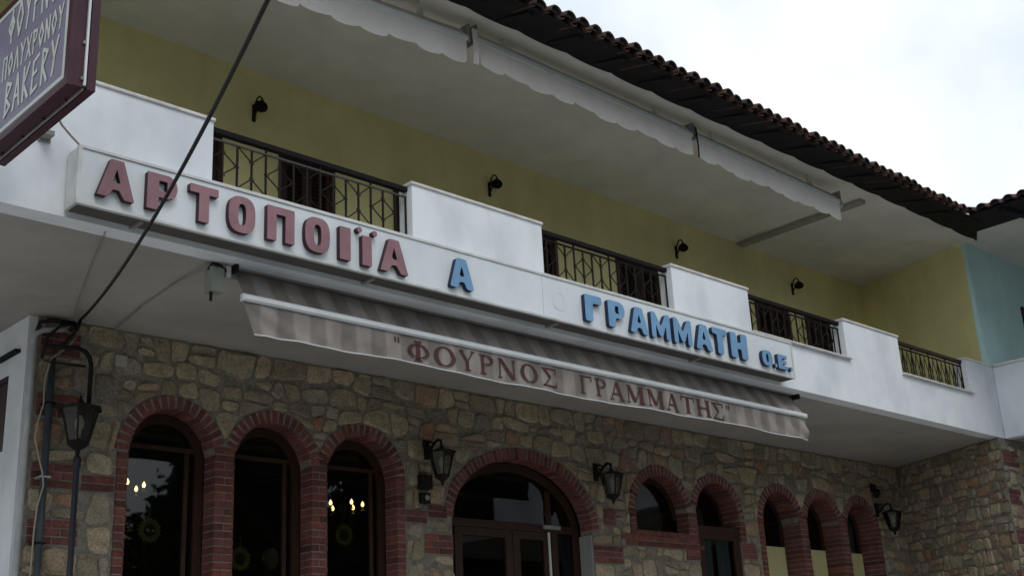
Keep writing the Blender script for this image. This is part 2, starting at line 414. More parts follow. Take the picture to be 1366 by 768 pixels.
column(13.972, 14.10, 1.97, 2.30, .28, False)
column(14.43, 14.553, ZB0, 2.29, .30, False)
column(15.452, 15.658, ZB0, 2.43, .30)
column(16.522, 16.748, ZB0, 2.43, .30)
column(17.572, 17.695, ZB0, 2.32, .30, False)
for a, b, z0, z1 in ((4.872,4.987,0,2.33),(7.987,8.102,0,2.31),(13.972,14.10,1.97,2.30),(14.43,14.553,0,2.29),(17.572,17.695,0,2.32)):
    pass
# rings of voussoirs
for o in OP:
    P = arch_pts(o, .0, 240, o['a1'], 180-o['a0']); L_ = [0]
    for i in range(1, len(P)): L_.append(L_[-1]+math.dist(P[i], P[i-1]))
    n = round(L_[-1]/.066); pit = L_[-1]/n
    for k in range(n):
        t = (k+.5)*pit; i = next(j for j in range(1, len(P)) if L_[j] >= t)
        f = (t-L_[i-1])/(L_[i]-L_[i-1]); x = P[i-1][0]+(P[i][0]-P[i-1][0])*f; z = P[i-1][1]+(P[i][1]-P[i-1][1])*f
        tx, tz = P[i][0]-P[i-1][0], P[i][1]-P[i-1][1]; l = math.hypot(tx, tz); nx, nz = tz/l, -tx/l
        rl = .128+random.uniform(-.006, .006)
        brick(x+nx*(rl/2+.001), z+nz*(rl/2+.001), rl, pit*.80, o['d'], math.atan2(nz, nx))
# brick sill of the small arched window
x = 11.83
while x < 12.84:
    brick(x+.031, 1.985, .052, .066, .19); x += .0625
for r, z in enumerate((1.92, 1.85)):
    x0 = 11.50+.08*r; n = 7
    for i in range(n): brick(x0+.222*i+.11, z, .212, .058, .1)
# quoin groups of three courses
Q = [(4.12,4.52,1.93,3,2),(4.56,4.865,1.93,2,1),(4.12,4.56,1.46,3,2),(4.12,4.50,1.0,3,2),(4.12,4.50,2.53,3,2),(4.12,4.48,3.08,3,2),
     (8.11,8.40,1.88,2,1),(8.42,8.68,1.95,2,1),(8.36,8.755,1.57,3,2),(8.36,8.755,1.05,3,2),
     (10.985,11.50,1.58,3,2),(11.20,11.42,2.03,3,1),(10.985,11.50,1.05,3,2),
     (13.985,14.30,1.75,3,1),(13.99,14.40,1.2,3,2),(12.75,13.04,1.68,3,1),(12.7,13.04,1.2,3,1)]
for x0, x1, z0, rows, n in Q:
    for r in range(rows):
        sh = .05*(r % 2)
        m_ = n+(r % 2 if n > 1 else 0)
        for i in range(m_):
            wv = (x1-x0)/m_
            brick(x0+wv*(i+.5), z0+P_*(r+.5), wv-.012, .056, .1)
    EX.append([(x0-.005, z0-.004), (x1+.005, z0-.004), (x1+.005, z0+P_*rows+.002), (x0-.005, z0+P_*rows+.002)])
for o in OP:
    k = o['k']
    if k == 'door':
        EX.append([(o['x'][0], -.2), (o['x'][1], -.2), (o['x'][1], 1.95), (o['x'][0], 1.95)]); EX.append([(o['x'][0]-.16, 1.93), (o['x'][1]+.16, 1.93)]+arch_pts(o, .165, 20))
    elif k == 'small':
        EX.append([(11.50, 1.81), (13.1, 1.81), (13.1, 1.96), (11.5, 1.96)]); EX.append([(11.69, 1.94), (12.98, 1.94)]+arch_pts(o, .133, 20))
    elif k == 'glazed':
        EX.append([(13.045, -.2), (13.975, -.2)]+arch_pts(o, .004, 20)); EX.append([(12.92, 1.94), (14.10, 1.94)]+arch_pts(o, .133, 20))
    else:
        EX.append([(o['x'][0]-.133, -.2), (o['x'][1]+.133, -.2)]+arch_pts(o, .133, 20))

# --- stones: voronoi cells on a wall plane
def clip(poly, px, py, nx, ny):                     # keep the side where (p - P).n <= 0
    outp = []; n = len(poly)
    for i in range(n):
        a = poly[i]; b = poly[(i+1) % n]
        da = (a[0]-px)*nx+(a[1]-py)*ny; db = (b[0]-px)*nx+(b[1]-py)*ny
        if da <= 0: outp.append(a)
        if (da < 0 < db) or (db < 0 < da):
            t = da/(da-db); outp.append((a[0]+(b[0]-a[0])*t, a[1]+(b[1]-a[1])*t))
    return outp
def sep(E, c):                                      # best separating edge of convex outline E for the point c
    best = None; n = len(E)
    for i in range(n):
        a = E[i]; b = E[(i+1) % n]; dx, dy = b[0]-a[0], b[1]-a[1]; l = math.hypot(dx, dy)
        if l < 1e-6: continue
        nx, ny = dy/l, -dx/l
        d = (c[0]-a[0])*nx+(c[1]-a[1])*ny
        if best is None or d > best[0]: best = (d, a, nx, ny)
    return best
def cells(u0, u1, v0, v1, EXs, w_, h_, jit, rnd):
    # rubble laid in loose wavy courses: tilted joints, stones of unequal length, some split in two
    res = []; v = v0; rows = [v0]
    while v < v1-.6*h_:
        v += rnd.uniform(.72, 1.35)*h_; rows.append(min(v, v1))
    rows[-1] = v1
    ph = [(rnd.uniform(0, 6.3), rnd.uniform(0, 6.3), rnd.uniform(0, 6.3)) for _ in rows]
    def zr(k, u):
        if k == 0 or k == len(rows)-1: return rows[k]
        a, b, c = ph[k]; A = jit*h_
        return rows[k]+A*(.5*math.sin(u*3.1+a)+.34*math.sin(u*7.7+b)+.22*math.sin(u*17.0+c))
    for k in range(len(rows)-1):
        u = u0-rnd.uniform(0, w_*.8); til = rnd.uniform(-.03, .03)
        while u < u1:
            ww = rnd.choice((.5, .65, .8, 1.0, 1.2, 1.5))*w_*rnd.uniform(.9, 1.12); t2 = rnd.uniform(-.045, .045)
            a0, a1, b0, b1 = u+til, u-til, u+ww+t2, u+ww-t2
            n1 = 3
            bot = [(a0+(b0-a0)*i/n1, zr(k, a0+(b0-a0)*i/n1)) for i in range(n1+1)]
            top = [(b1+(a1-b1)*i/n1, zr(k+1, b1+(a1-b1)*i/n1)) for i in range(n1+1)]
            parts = [(bot, top)]
            hgt = rows[k+1]-rows[k]
            if hgt > h_*.85 and rnd.random() < .24:                  # two flat stones one on the other
                f0, f1 = rnd.uniform(.38, .62), rnd.uniform(.38, .62)
                L_ = (bot[0][0]+(top[-1][0]-bot[0][0])*f0, bot[0][1]+(top[-1][1]-bot[0][1])*f0)
                Rr = (bot[-1][0]+(top[0][0]-bot[-1][0])*f1, bot[-1][1]+(top[0][1]-bot[-1][1])*f1)
                parts = [(bot, [Rr, L_]), ([L_, Rr], top)]
            for bt, tp in parts:
                poly = list(bt)+list(tp)
                for (px, py, nx, ny) in ((u0,0,-1,0), (u1,0,1,0)): poly = clip(poly, px, py, nx, ny)
                if len(poly) < 3: continue
                if len(bt) == 4 and len(tp) == 4:                       # knock off a corner here and there
                    for _ in range(rnd.choice((0, 1, 1, 2))):
                        cx = sum(p[0] for p in poly)/len(poly); cy = sum(p[1] for p in poly)/len(poly)
                        sx, sy = rnd.choice((-1, 1)), rnd.choice((-1, 1)); q = (cx+sx*ww*.43, cy+sy*hgt*.43)
                        poly = clip(poly, q[0], q[1], sx*rnd.uniform(.5, 1), sy*rnd.uniform(.5, 1))
                        if len(poly) < 3: break
                for E in EXs:
                    if len(poly) < 3: break
                    c = (sum(p[0] for p in poly)/len(poly), sum(p[1] for p in poly)/len(poly))
                    d, a, nx, ny = sep(E, c)
                    if d < .9: poly = clip(poly, a[0], a[1], -nx, -ny)
                if len(poly) >= 3 and abs(area(poly)) > .004: res.append(poly)
            u += ww; til = t2
    return res
def area(p): return sum(p[i][0]*p[(i+1) % len(p)][1]-p[(i+1) % len(p)][0]*p[i][1] for i in range(len(p)))/2
def inset(p, d):
    n = len(p); r = list(p)
    for i in range(n):
        a = p[i]; b = p[(i+1) % n]; dx, dy = b[0]-a[0], b[1]-a[1]; l = math.hypot(dx, dy)
        if l < 1e-6: continue
        nx, ny = dy/l, -dx/l
        r = clip(r, a[0]-nx*d, a[1]-ny*d, nx, ny)
        if len(r) < 3: return []
    return r
def dedupe(p, e=.012):
    r = []
    for a in p:
        if not r or math.dist(a, r[-1]) > e: r.append(a)
    if len(r) > 1 and math.dist(r[0], r[-1]) < e: r.pop()
    return r
def stone_mb(poly, O, U, Nn, rnd, tint):
    p = inset(poly, rnd.uniform(.004, .009))
    p = dedupe(p)
    if len(p) < 3 or area(p) < .0035: return None
    q = []
    for i in range(len(p)):                         # cut the corners, then roughen
        a, b, c = p[i-1], p[i], p[(i+1) % len(p)]
        for o_ in (a, c):
            l = math.dist(o_, b); f = min(.34, rnd.uniform(.018, .04)/max(l, .01))
            q.append((b[0]+(o_[0]-b[0])*f, b[1]+(o_[1]-b[1])*f))
    q = [(a+rnd.uniform(-.004, .004), b+rnd.uniform(-.004, .004)) for a, b in dedupe(q, .006)]
    n = len(q); cx = sum(a for a, b in q)/n; cy = sum(b for a, b in q)/n
    def P(a, b, h): return O+U*a+Vector((0,0,b))+Nn*h
    h1 = rnd.uniform(.001, .015); tx, ty = rnd.uniform(-.10, .10), rnd.uniform(-.12, .12)
    vs = [P(a, b, -.022) for a, b in q]
    vs += [P(a+(cx-a)*.035, b+(cy-b)*.035, h1*.45+rnd.uniform(-.003, .003)) for a, b in q]
    vs += [P(a+(cx-a)*.22, b+(cy-b)*.22, h1+.006+(a-cx)*tx+(b-cy)*ty+rnd.uniform(-.004, .004)) for a, b in q]
    vs.append(P(cx, cy, h1+.008+rnd.uniform(-.004, .006)))
    fs = []
    for i in range(n):
        j = (i+1) % n
        fs += [(i, j, n+j, n+i), (n+i, n+j, 2*n+j, 2*n+i), (2*n+i, 2*n+j, 3*n)]
    return vs, fs, Vector(P(cx, cy, 0)), area(q)
rnd = random.Random(5)
ST = []
def add_stones(key, polys, O, U, Nn):
    for p in polys:
        r = stone_mb(p, O, U, Nn, rnd, 0)
        if r: ST.append((key, *r))
VX, VY = Vector((1,0,0)), Vector((0,-1,0))
add_stones('main', cells(4.11, 18.5, .45, 3.405, EX, .27, .20, .30, rnd), Vector((0, WY, 0)), VX, VY)
# return wall, running from the inner corner out to the street front of the next wing
R0, R1 = Vector((18.5, WY, 0)), Vector((17.60, 7.80, 0)); RU = (R1-R0).normalized(); RN = RU.cross(Vector((0,0,1)))
RLEN = (R1-R0).length
RW = MB()
def vquad(m, a, b, z0, z1, **k):
    m.add([(a.x,a.y,z0),(b.x,b.y,z0),(b.x,b.y,z1),(a.x,a.y,z1)], [(0,1,2,3)], **k)
vquad(RW, R0-RN*.006, R1-RN*.006, -.1, ZS)
RETW = RW.build('return_stone_wall', M_MORTAR, B)
add_stones('return', cells(0.0, RLEN-.005, .6, 3.405, [], .21, .155, .22, rnd), R0, RU, RN)

# the wing next door, whose stone front starts at that corner
W = thing('neighbouring_wing', 'next wing with pale blue upper wall, white balcony and stone corner at the right edge', 'building', (20, 7.8, H_TER))
fw = MB(); fw.add([(17.58,7.807,-.1),(24,7.807,-.1),(24,7.807,3.41),(17.58,7.807,3.41)], [(0,1,2,3)])
FW = fw.build('stone_front', M_MORTAR, W)
WQ = [(17.615,18.12,3.0),(17.615,18.0,2.43),(17.615,18.1,1.86),(17.615,18.0,1.29)]
WEX = []
for x0, x1, z0 in WQ:
    for r in range(3):
        m_ = 2+(r % 2); wv = (x1-x0-.08*(r % 2))/m_
        for i in range(m_): brick(x0+wv*(i+.5), z0+P_*(r+.5), wv-.012, .056, .1, 0, 'wing')
    WEX.append([(x0-.03, z0-.004), (x1+.01, z0-.004), (x1+.01, z0+P_*3+.002), (x0-.03, z0+P_*3+.002)])
add_stones('wing', cells(17.60, 20.5, .9, 3.30, WEX, .30, .20, .22, rnd), Vector((0, 7.8, 0)), VX, VY)

# nearest stones as parts, the rest joined
keypar = {'main': SW, 'return': RETW, 'wing': FW}
def stone_rank(s): 
    q = CAMI @ s[3]; x = q.x/-q.z*1626.834; y = q.y/-q.z*1626.834
    vis = 1 if (abs(x) < 720 and abs(y) < 420) else .01
    return vis*s[4]/(q.length**2)
ST.sort(key=lambda s: -stone_rank(s))
for key in ('main', 'return', 'wing'):
    L_ = [s for s in ST if s[0] == key]; lim = {'main': 215, 'return': 85, 'wing': 300}[key]
    for s in L_[:lim]:
        m = MB(); m.add(s[1], s[2], tint=0); m.build('stone', M_STONE, keypar[key])
    if L_[lim:]:
        m = MB()
        for s in L_[lim:]: m.add(s[1], s[2], tint=rnd.random())
        m.build('small_stones', M_STONE, keypar[key], kind='stuff', tint=True)
# bricks
def brick_verts(b):
    key, x, z, wd, h, d, rot = b
    c_, s_ = math.cos(rot), math.sin(rot); m = MB()
    j = rnd.uniform(-.002, .003)
    m.bbox(-wd/2, wd/2, -.002-j-.006, d, -h/2, h/2, b=.004)
    Y = WY if key == 'main' else 7.8
    return [(x+a*c_-e*s_, Y+y, z+a*s_+e*c_) for a, y, e in m.v], m.f
def brick_rank(b):
    p = Vector((b[1], 10 if b[0] == 'main' else 7.8, b[2])); q = CAMI @ p
    x = q.x/-q.z*1626.834; y = q.y/-q.z*1626.834
    return (1 if (abs(x) < 700 and abs(y) < 400) else .01)*b[3]*b[4]/q.length**2
BR.sort(key=lambda b: -brick_rank(b))
mainb = [b for b in BR if b[0] == 'main']; wingb = [b for b in BR if b[0] == 'wing']
shared = {}
def place_brick(b, parent):
    key, x, z, wd, h, d, rot = b; k = (round(wd, 2), round(h, 3), d)
    if k not in shared:
        m = MB(); m.bbox(-k[0]/2, k[0]/2, -.010, d, -k[1]/2, k[1]/2, b=.004); shared[k] = m.mesh('brick', M_BRICK)
    o = link('brick', shared[k], parent)
    o.location = (x, (WY if key == 'main' else 7.8)+rnd.uniform(-.003, .003), z); o.rotation_euler = (rnd.uniform(-.01, .01), -rot+rnd.uniform(-.012, .012), rnd.uniform(-.01, .01))
    o.scale = (wd/k[0], 1, 1)
for b in mainb[:300]: place_brick(b, SW)
for b in wingb: place_brick(b, FW)
m = MB()
for b in mainb[300:]:
    v, f = brick_verts(b); m.add(v, f, tint=rnd.random())
m.build('distant_bricks', M_BRICK, SW, kind='stuff', tint=True)
# pale joint mortar between the bricks of rings and piers, a little behind the brick faces
yj = WY-.002
JT = [(4.878,4.986,.15,2.33,.18),(5.843,6.057,.15,2.42,.18),(6.923,7.117,.15,2.41,.18),(7.988,8.100,.15,2.31,.18),(14.433,14.551,.15,2.29,.29),(15.454,15.656,.15,2.40,.29),(16.524,16.746,.15,2.41,.29),(17.574,17.692,.15,2.32,.29),
      (11.696,11.815,1.95,2.24,.18),(12.849,13.046,1.95,2.36,.18),(13.974,14.098,1.97,2.30,.27)]
for x0, x1, z0, z1, d in JT: MB().box(x0+.010, x1-.010, yj, yj+d, z0, z1).build('joint_mortar', M_BMORTAR, SW)
MB().box(11.50, 13.05, yj+.001, yj+.02, 1.815, 1.949).build('joint_mortar', M_BMORTAR, SW); MB().box(11.822, 12.842, yj, yj+.19, 1.951, 2.012).build('joint_mortar', M_BMORTAR, SW)
for x0, x1, z0, rows, n in Q: MB().box(x0-.004, x1+.004, yj+.003, yj+.02, z0-.003, z0+P_*rows+.003).build('joint_mortar', M_BMORTAR, SW)
for o in OP:
    m = MB()
    ai = arch_pts(o, .011, 28, o['a1'], 180-o['a0']); ao = arch_pts(o, .129, 28, o['a1'], 180-o['a0'])
    for i in range(28):
        a, b, c, d = ai[i], ai[i+1], ao[i+1], ao[i]
        m.add([(a[0],yj-.001,a[1]),(b[0],yj-.001,b[1]),(c[0],yj-.001,c[1]),(d[0],yj-.001,d[1]),(a[0],yj+o['d']-.01,a[1]),(b[0],yj+o['d']-.01,b[1])], [(0,3,2,1),(0,1,5,4)])
    m.build('joint_mortar', M_BMORTAR, SW)
for x0, x1, z0 in WQ: MB().box(x0-.008, x1+.004, 7.801, 7.82, z0-.003, z0+P_*3+.003).build('joint_mortar', M_BMORTAR, FW)
# pale plaster reveal at the right of the door
MB().box(10.955, 10.972, 10.004, 10.20, -.1, 1.90).build('door_reveal', M_REVEAL, B)

# ------------------------------------------------------------------ arched windows and doors
def ring_prism(m, o, e0, e1, y0, y1, n=24):         # arch shaped frame piece between offsets e0 (outer) and e1 (inner)
    a = arch_pts(o, e0, n); b = arch_pts(o, e1, n)
    for i in range(n):
        v = [(a[i][0],y0,a[i][1]),(a[i+1][0],y0,a[i+1][1]),(b[i+1][0],y0,b[i+1][1]),(b[i][0],y0,b[i][1])]
        v += [(x, y1, z) for x, _, z in v]
        m.add(v, [(0,1,2,3),(3,2,6,7),(4,7,6,5),(0,4,5,1)])
def frame_full(o, y0, y1, fw=.085, zb=-.05):
    m = MB(); ring_prism(m, o, .0, -fw, y0, y1)
    xl, xr = o['x']
    m.box(xl, xl+fw, y0, y1, zb, o['zs']); m.box(xr-fw, xr, y0, y1, zb, o['zs']); m.box(xl+fw, xr-fw, y0, y1, zb, zb+fw)
    return m
def pane_full(o, y, fw=.08, zb=0):
    p = [(o['x'][0]+fw, zb), (o['x'][1]-fw, zb)]+arch_pts(o, -fw, 24)
    m = MB(); m.add([(a, y, b) for a, b in p], [tuple(range(len(p)))]); return m
for i, o in enumerate(OP[:3]):
    y0 = WY+.195
    f = frame_full(o, y0, y0+.06).build('arched_window', M_FRAME, B)
    xl, xr = o['x']
    m = MB(); m.box(xl+.085, xr-.085, y0+.008, y0+.052, 2.40, 2.44); m.build('transom', M_FRAME, f)
    m = MB(); m.box(xr-.19, xr-.15, y0+.008, y0+.052, .03, 2.40); m.build('mullion', M_FRAME, f)
    pane_full(o, y0+.03).build('pane', M_GLASS, f)
o = OP[4]
m = MB(); ring_prism(m, o, 0, -.06, WY+.19, WY+.24); m.box(o['x'][0], o['x'][1], WY+.19, WY+.24, 2.0, 2.06)
f = m.build('arched_window', M_FRAME, B)
p = [(o['x'][0]+.05, 2.04), (o['x'][1]-.05, 2.04)]+arch_pts(o, -.05, 24)
MB().add([(a, WY+.215, b) for a, b in p], [tuple(range(len(p)))]).build('pane', M_GLASS, f)
# the glazed side door in the next arch
o = OP[5]; y0 = WY+.27; xl, xr = o['x']
yd = WY+.03
m = MB(); m.box(xl, xr, yd-.01, yd+.06, 2.06, 2.15); m.box(xl, xr, yd+.06, y0+.06, 2.09, 2.15); ring_prism(m, o, 0, -.05, y0, y0+.05); m.box(xl, xl+.05, y0, y0+.05, 2.15, 2.27); m.box(xr-.05, xr, y0, y0+.05, 2.15, 2.27)
f = m.build('door_frame', M_FRAME, B)
pane_full(o, y0+.025, .045, 2.14).build('pane', M_GLASS, f)
m = MB(); m.box(xl, xl+.13, yd-.005, yd+.05, -.05, 2.06); m.box(xr-.13, xr, yd-.005, yd+.05, -.05, 2.06); m.box(xl+.13, xr-.13, yd-.005, yd+.05, 1.98, 2.06); m.box(xl+.13, xr-.13, yd-.005, yd+.05, -.05, .2)
d = m.build('side_door', M_FRAME, B)
MB().add([(xl+.12,yd+.02,.19),(xr-.12,yd+.02,.19),(xr-.12,yd+.02,1.99),(xl+.12,yd+.02,1.99)], [(0,1,2,3)]).build('pane', M_GLASS, d)
def curtain(x0, x1, y, z0, z1, parent):
    m = MB(); n = 22; v = []
    for i in range(n+1):
        x = x0+(x1-x0)*i/n; yy = y+.02*math.sin(i*1.9)
        v += [(x, yy, z0), (x, yy, z1)]
    m.add(v, [(2*i, 2*i+2, 2*i+3, 2*i+1) for i in range(n)]); return m.build('curtain', M_CURT, parent, smooth=True)
curtain(xl+.16, xl+.40, yd+.10, 0, 2.0, d); curtain(xr-.40, xr-.14, yd+.10, 0, 2.0, d)
# the three narrow arches with yellow boards below dark glass
for i, o in enumerate(OP[6:]):
    y0 = WY+.31
    f = frame_full(o, y0, y0+.05, .045).build('arched_window', M_FRAME, B)
    pane_full(o, y0+.02, .04).build('pane', M_GLASS, f)
    MB().bbox(o['x'][0]+.03, o['x'][1]-.03, y0-.035, y0-.012, -.05, 2.0, b=.006).build('yellow_board', M_PALEY, f)
    if i == 2: curtain(o['x'][0]+.45, o['x'][1]-.06, y0+.08, 1.9, 2.68, f)
# entrance
o = OP[3]; y0 = WY+.22; xl, xr = o['x']
m = frame_full(o, y0, y0+.07, .10); m.box(xl+.1, xr-.1, y0+.005, y0+.065, 1.93, 2.02); m.box(10.50, 10.60, y0+.004, y0+.066, -.05, 1.93)
# upper light divider right of centre
m.box(10.44, 10.52, y0+.008, y0+.062, 2.02, 2.42)
DR = m.build('entrance_door_frame', M_FRAME, B)
p = [(xl+.09, 2.015), (xr-.09, 2.015)]+[q for q in arch_pts(o, -.09, 24) if q[1] > 2.02]
MB().add([(a, y0+.03, b) for a, b in p], [tuple(range(len(p)))]).build('pane', M_GLASS, DR)
MB().add([(10.59,y0+.03,0),(10.88,y0+.03,0),(10.88,y0+.03,1.94),(10.59,y0+.03,1.94)], [(0,1,2,3)]).build('pane', M_GLASS, DR)
def leaf(x0, x1, z1, fw=.11):
    m = MB(); m.box(x0, x0+fw, 0, .05, -.04, z1); m.box(x1-fw, x1, 0, .05, -.04, z1); m.box(x0+fw, x1-fw, 0, .05, z1-fw*.8, z1); m.box(x0+fw, x1-fw, 0, .05, -.04, .25)
    g_ = MB(); g_.add([(x0+fw,.025,.25),(x1-fw,.025,.25),(x1-fw,.025,z1-fw*.8),(x0+fw,.025,z1-fw*.8)], [(0,1,2,3)])
    return m, g_
def move(mb, f): mb.v = [f(*v) for v in mb.v]; return mb
for (x0, x1) in ((8.98, 9.86), (9.87, 10.48)):
    a, g_ = leaf(x0, x1, 1.925)
    L1 = move(a, lambda x, y, z: (x, y+y0+.008, z)).build('door_leaf', M_FRAME, B)
    move(g_, lambda x, y, z: (x, y+y0+.008, z)).build('pane', M_GLASS, L1)
    hx = x1-.06
    MB().tube([(hx, y0, .95), (hx, y0-.05, .95), (hx, y0-.05, 1.15), (hx, y0, 1.15)], .01, 6).build('handle', M_BAR, L1)
# bright metal edge of the right leaf and the door closer over it
MB().box(10.435, 10.455, y0-.02, y0+.002, -.04, 1.93).build('edge_strip', M_BAR, L1)
MB().bbox(10.36, 10.62, y0-.05, y0-.002, 1.965, 2.01, b=.006).build('door_closer', M_GREYM, DR)

# ------------------------------------------------------------------ room behind the windows
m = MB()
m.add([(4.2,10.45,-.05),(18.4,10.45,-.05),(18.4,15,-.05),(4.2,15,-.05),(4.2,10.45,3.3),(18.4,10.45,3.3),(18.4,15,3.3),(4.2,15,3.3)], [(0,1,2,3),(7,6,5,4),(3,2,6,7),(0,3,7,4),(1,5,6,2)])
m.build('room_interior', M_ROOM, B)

# ------------------------------------------------------------------ slab, parapet, balcony
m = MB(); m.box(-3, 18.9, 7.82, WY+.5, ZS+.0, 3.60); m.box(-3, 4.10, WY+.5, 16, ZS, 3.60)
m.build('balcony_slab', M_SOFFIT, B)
MB().box(-3, 17.6, 7.985, 9.99, 3.604, 3.615).build('bounce_floor', mat('pale_bounce_sheet', (.62, .60, .56), .6, (.5, .48, .45), 3), B)  # unseen pale sheet added on the slab to bounce light up
ops = [(4.463, 6.48), (8.135, 10.15), (11.57, 13.63), (15.012, 16.95)]
PT, PB = 4.50, 3.975
PAR = MB(); x = -3
m = PAR
for a, b in ops:
    m.box(x, a, 7.80, 7.98, ZS-.003, PT); m.box(a, b, 7.80, 7.98, ZS-.003, PB); x = b
m.box(x, 17.82, 7.80, 7.98, ZS-.003, PT)
PARO = m.build('parapet', M_WHITE, B)
x = -3
for a, b in ops+[(17.86, None)]:
    c0 = x; c1 = a+(.012 if b else 0)
    m = MB(); m.bbox(c0-(.012 if x > 0 else 0), c1, 7.782, 8.0, PT+.002, PT+.032, b=.006)
    m.build('coping', M_COPING, B); x = b
for a, b in ops[2:]:
    MB().bbox(a-.02, b+.06, 7.755, 7.985, PB+.002, PB+.026, b=.005).build('sill', M_COPING, B)
for a, b in ops[:2]:
    MB().bbox(a, b, 7.79, 7.985, PB+.002, PB+.022, b=.004).build('sill', M_COPING, B)

def railing(a, b, idx):
    lab = ['railing directly above the plum letters', 'railing above the gap in the sign', 'railing at the right end of the sign', 'gold backed railing near the corner'][idx]
    r = MB(); r.box(a+.005, b-.005, 7.853, 7.907, 4.450, 4.492)
    R = r.build('balcony_railing', M_RAIL if idx < 3 else M_WOOD, B, label='dark iron '+lab)
    MB().box(a+.003, b-.003, 7.870, 7.890, 4.395, 4.408).build('upper_rail', M_RAIL if idx else mat('dull_rail', (.07,.068,.066), .6), R)
    MB().box(a+.003, b-.003, 7.868, 7.892, 4.022, 4.034).build('lower_rail', M_IRON, R)
    n = round((b-a)/(.135 if idx < 3 else .125)); sp = (b-a)/n
    z0, z1 = 4.034, 4.395; h = z1-z0
    for i in range(0, n+1, 1 if idx < 3 else 2):
        x = a+sp*i if 0 < i < n else (a+.012 if i == 0 else b-.012)
        MB().box(x-.0075, x+.0075, 7.873, 7.887, 3.997, 4.452 if i % 4 == 0 else z1).build('baluster', M_IRON, R)
    t = .006
    if idx == 3:                                     # last bay: crossed bars all along
        for i in range(n):
            xl_, xr_ = a+sp*i+.01, a+sp*(i+1)-.01
            MB().tube([(xl_, 7.872, z0), (xr_, 7.872, z1)], .0055, 5).build('cross_bar', M_IRON, R)
            MB().tube([(xr_, 7.888, z0), (xl_, 7.888, z1)], .0055, 5).build('cross_bar', M_IRON, R)
        return
    for i in range(1, n, 2):
        x = a+sp*i; zt, zm, zb = z0+h*.78, z0+h*.5, z0+h*.22; l, rr = x-sp+.007, x+sp-.007
        m = MB(); D = (i//2) % 2
        def bar(p, q): m.tube([(p[0], 7.88, p[1]), (q[0], 7.88, q[1])], t, 5)
        if D == 0:
            bar((l, zm), (x, zt)); bar((x, zt), (rr, zm)); bar((rr, zm), (x, zb)); bar((x, zb), (l, zm))
            kn = [(x, zt), (x, zb), (l, zm), (rr, zm)]
        else:
            bar((l, z1), (x, zt-.03)); bar((rr, z1), (x, zt-.03)); bar((l, z0), (x, zb+.03)); bar((rr, z0), (x, zb+.03))
            kn = [(x, zt-.03)]
            m2_ = MB(); m2_.v, m2_.f, m2_.mi, m2_.t = [], [], [], []
            half = len(m.f)//2; hv = len(m.v)//2
            m2_.v = m.v[hv:]; m2_.f = [tuple(q-hv for q in f_) for f_ in m.f[half:]]; m2_.mi = m.mi[half:]; m2_.t = m.t[half:]
            m.v = m.v[:hv]; m.f = m.f[:half]; m.mi = m.mi[:half]; m.t = m.t[:half]
            for sx in (-1, 1): m2_.tube([(x+sx*.014+.010*math.cos(u*PI/3), 7.88, zb+.03+.010*math.sin(u*PI/3)) for u in range(6)], .0035, 4, closed=True)
            m2_.build('scrollwork', M_IRON, R)
        for kx, kz in kn:
            for sx in (-1, 1):
                c = (kx+sx*.014, kz)
                m.tube([(c[0]+.010*math.cos(u*PI/3), 7.88, c[1]+.010*math.sin(u*PI/3)) for u in range(6)], .0035, 4, closed=True)
        m.build('scrollwork', M_IRON, R)
for i, (a, b) in enumerate(ops): railing(a, b, i)

# upper wall with shuttered doors
DW = [(4.95, 5.82), (6.50, 7.22), (8.03, 8.9), (9.80, 10.69), (11.82, 12.75), (14.98, 15.88), (16.33, 17.12)]
YU = WY
m = MB(); x = -3; ZD = 5.69
for a, b in DW:
    m.box(x, a, YU, YU+.25, 3.6, 6.53); m.box(a, b, YU, YU+.25, ZD, 6.53); m.box(a, b, YU+.17, YU+.25, 3.6, ZD); x = b
m.box(x, 18.6, YU, YU+.25, 3.6, 6.53)
m.build('ochre_wall', M_YELLOW, B)
m = MB()
U0, U1 = Vector((18.27, YU, 0)), Vector((17.667, 7.804, 0)); nn = (U1-U0).normalized().cross(Vector((0,0,1)))
a, b, c, d = U0, U1, U1+Vector((.12,.07,0)), U0+Vector((.25,.0,0))
m.add([(p.x,p.y,3.6) for p in (a,b,c,d)]+[(p.x,p.y,6.535) for p in (a,b,c,d)], [(0,1,5,4),(2,3,7,6),(1,2,6,5),(3,0,4,7),(0,3,2,1),(4,5,6,7)])
m.build('ochre_side_wall', M_YELLOW, B)
for a, b in DW:
    m = MB(); m.box(a, a+.05, YU-.012, YU+.07, 3.6, ZD); m.box(b-.05, b, YU-.012, YU+.07, 3.6, ZD); m.box(a+.05, b-.05, YU-.012, YU+.07, ZD-.05, ZD)
    f = m.build('balcony_door', M_FRAME, B); c = (a+b)/2
    for x0, x1 in ((a+.052, c-.002), (c+.002, b-.052)):
        m = MB(); s_ = .06
        m.box(x0, x0+s_, YU, YU+.04, 3.62, ZD-.052); m.box(x1-s_, x1, YU, YU+.04, 3.62, ZD-.052)
        for z in (3.62, 4.6, ZD-.15): m.box(x0+s_, x1-s_, YU, YU+.04, z, z+.095)
        z = 3.72
        while z < ZD-.17:
            if not 4.57 < z < 4.70:
                m.add([(x0+s_,YU+.008,z),(x1-s_,YU+.008,z),(x1-s_,YU+.034,z+.04),(x0+s_,YU+.034,z+.04)], [(0,1,2,3)])
            z += .045
        m.add([(x0+s_,YU+.036,3.62),(x1-s_,YU+.036,3.62),(x1-s_,YU+.036,ZD-.1),(x0+s_,YU+.036,ZD-.1)], [(0,1,2,3)])
        m.build('shutter', M_WOOD, f)
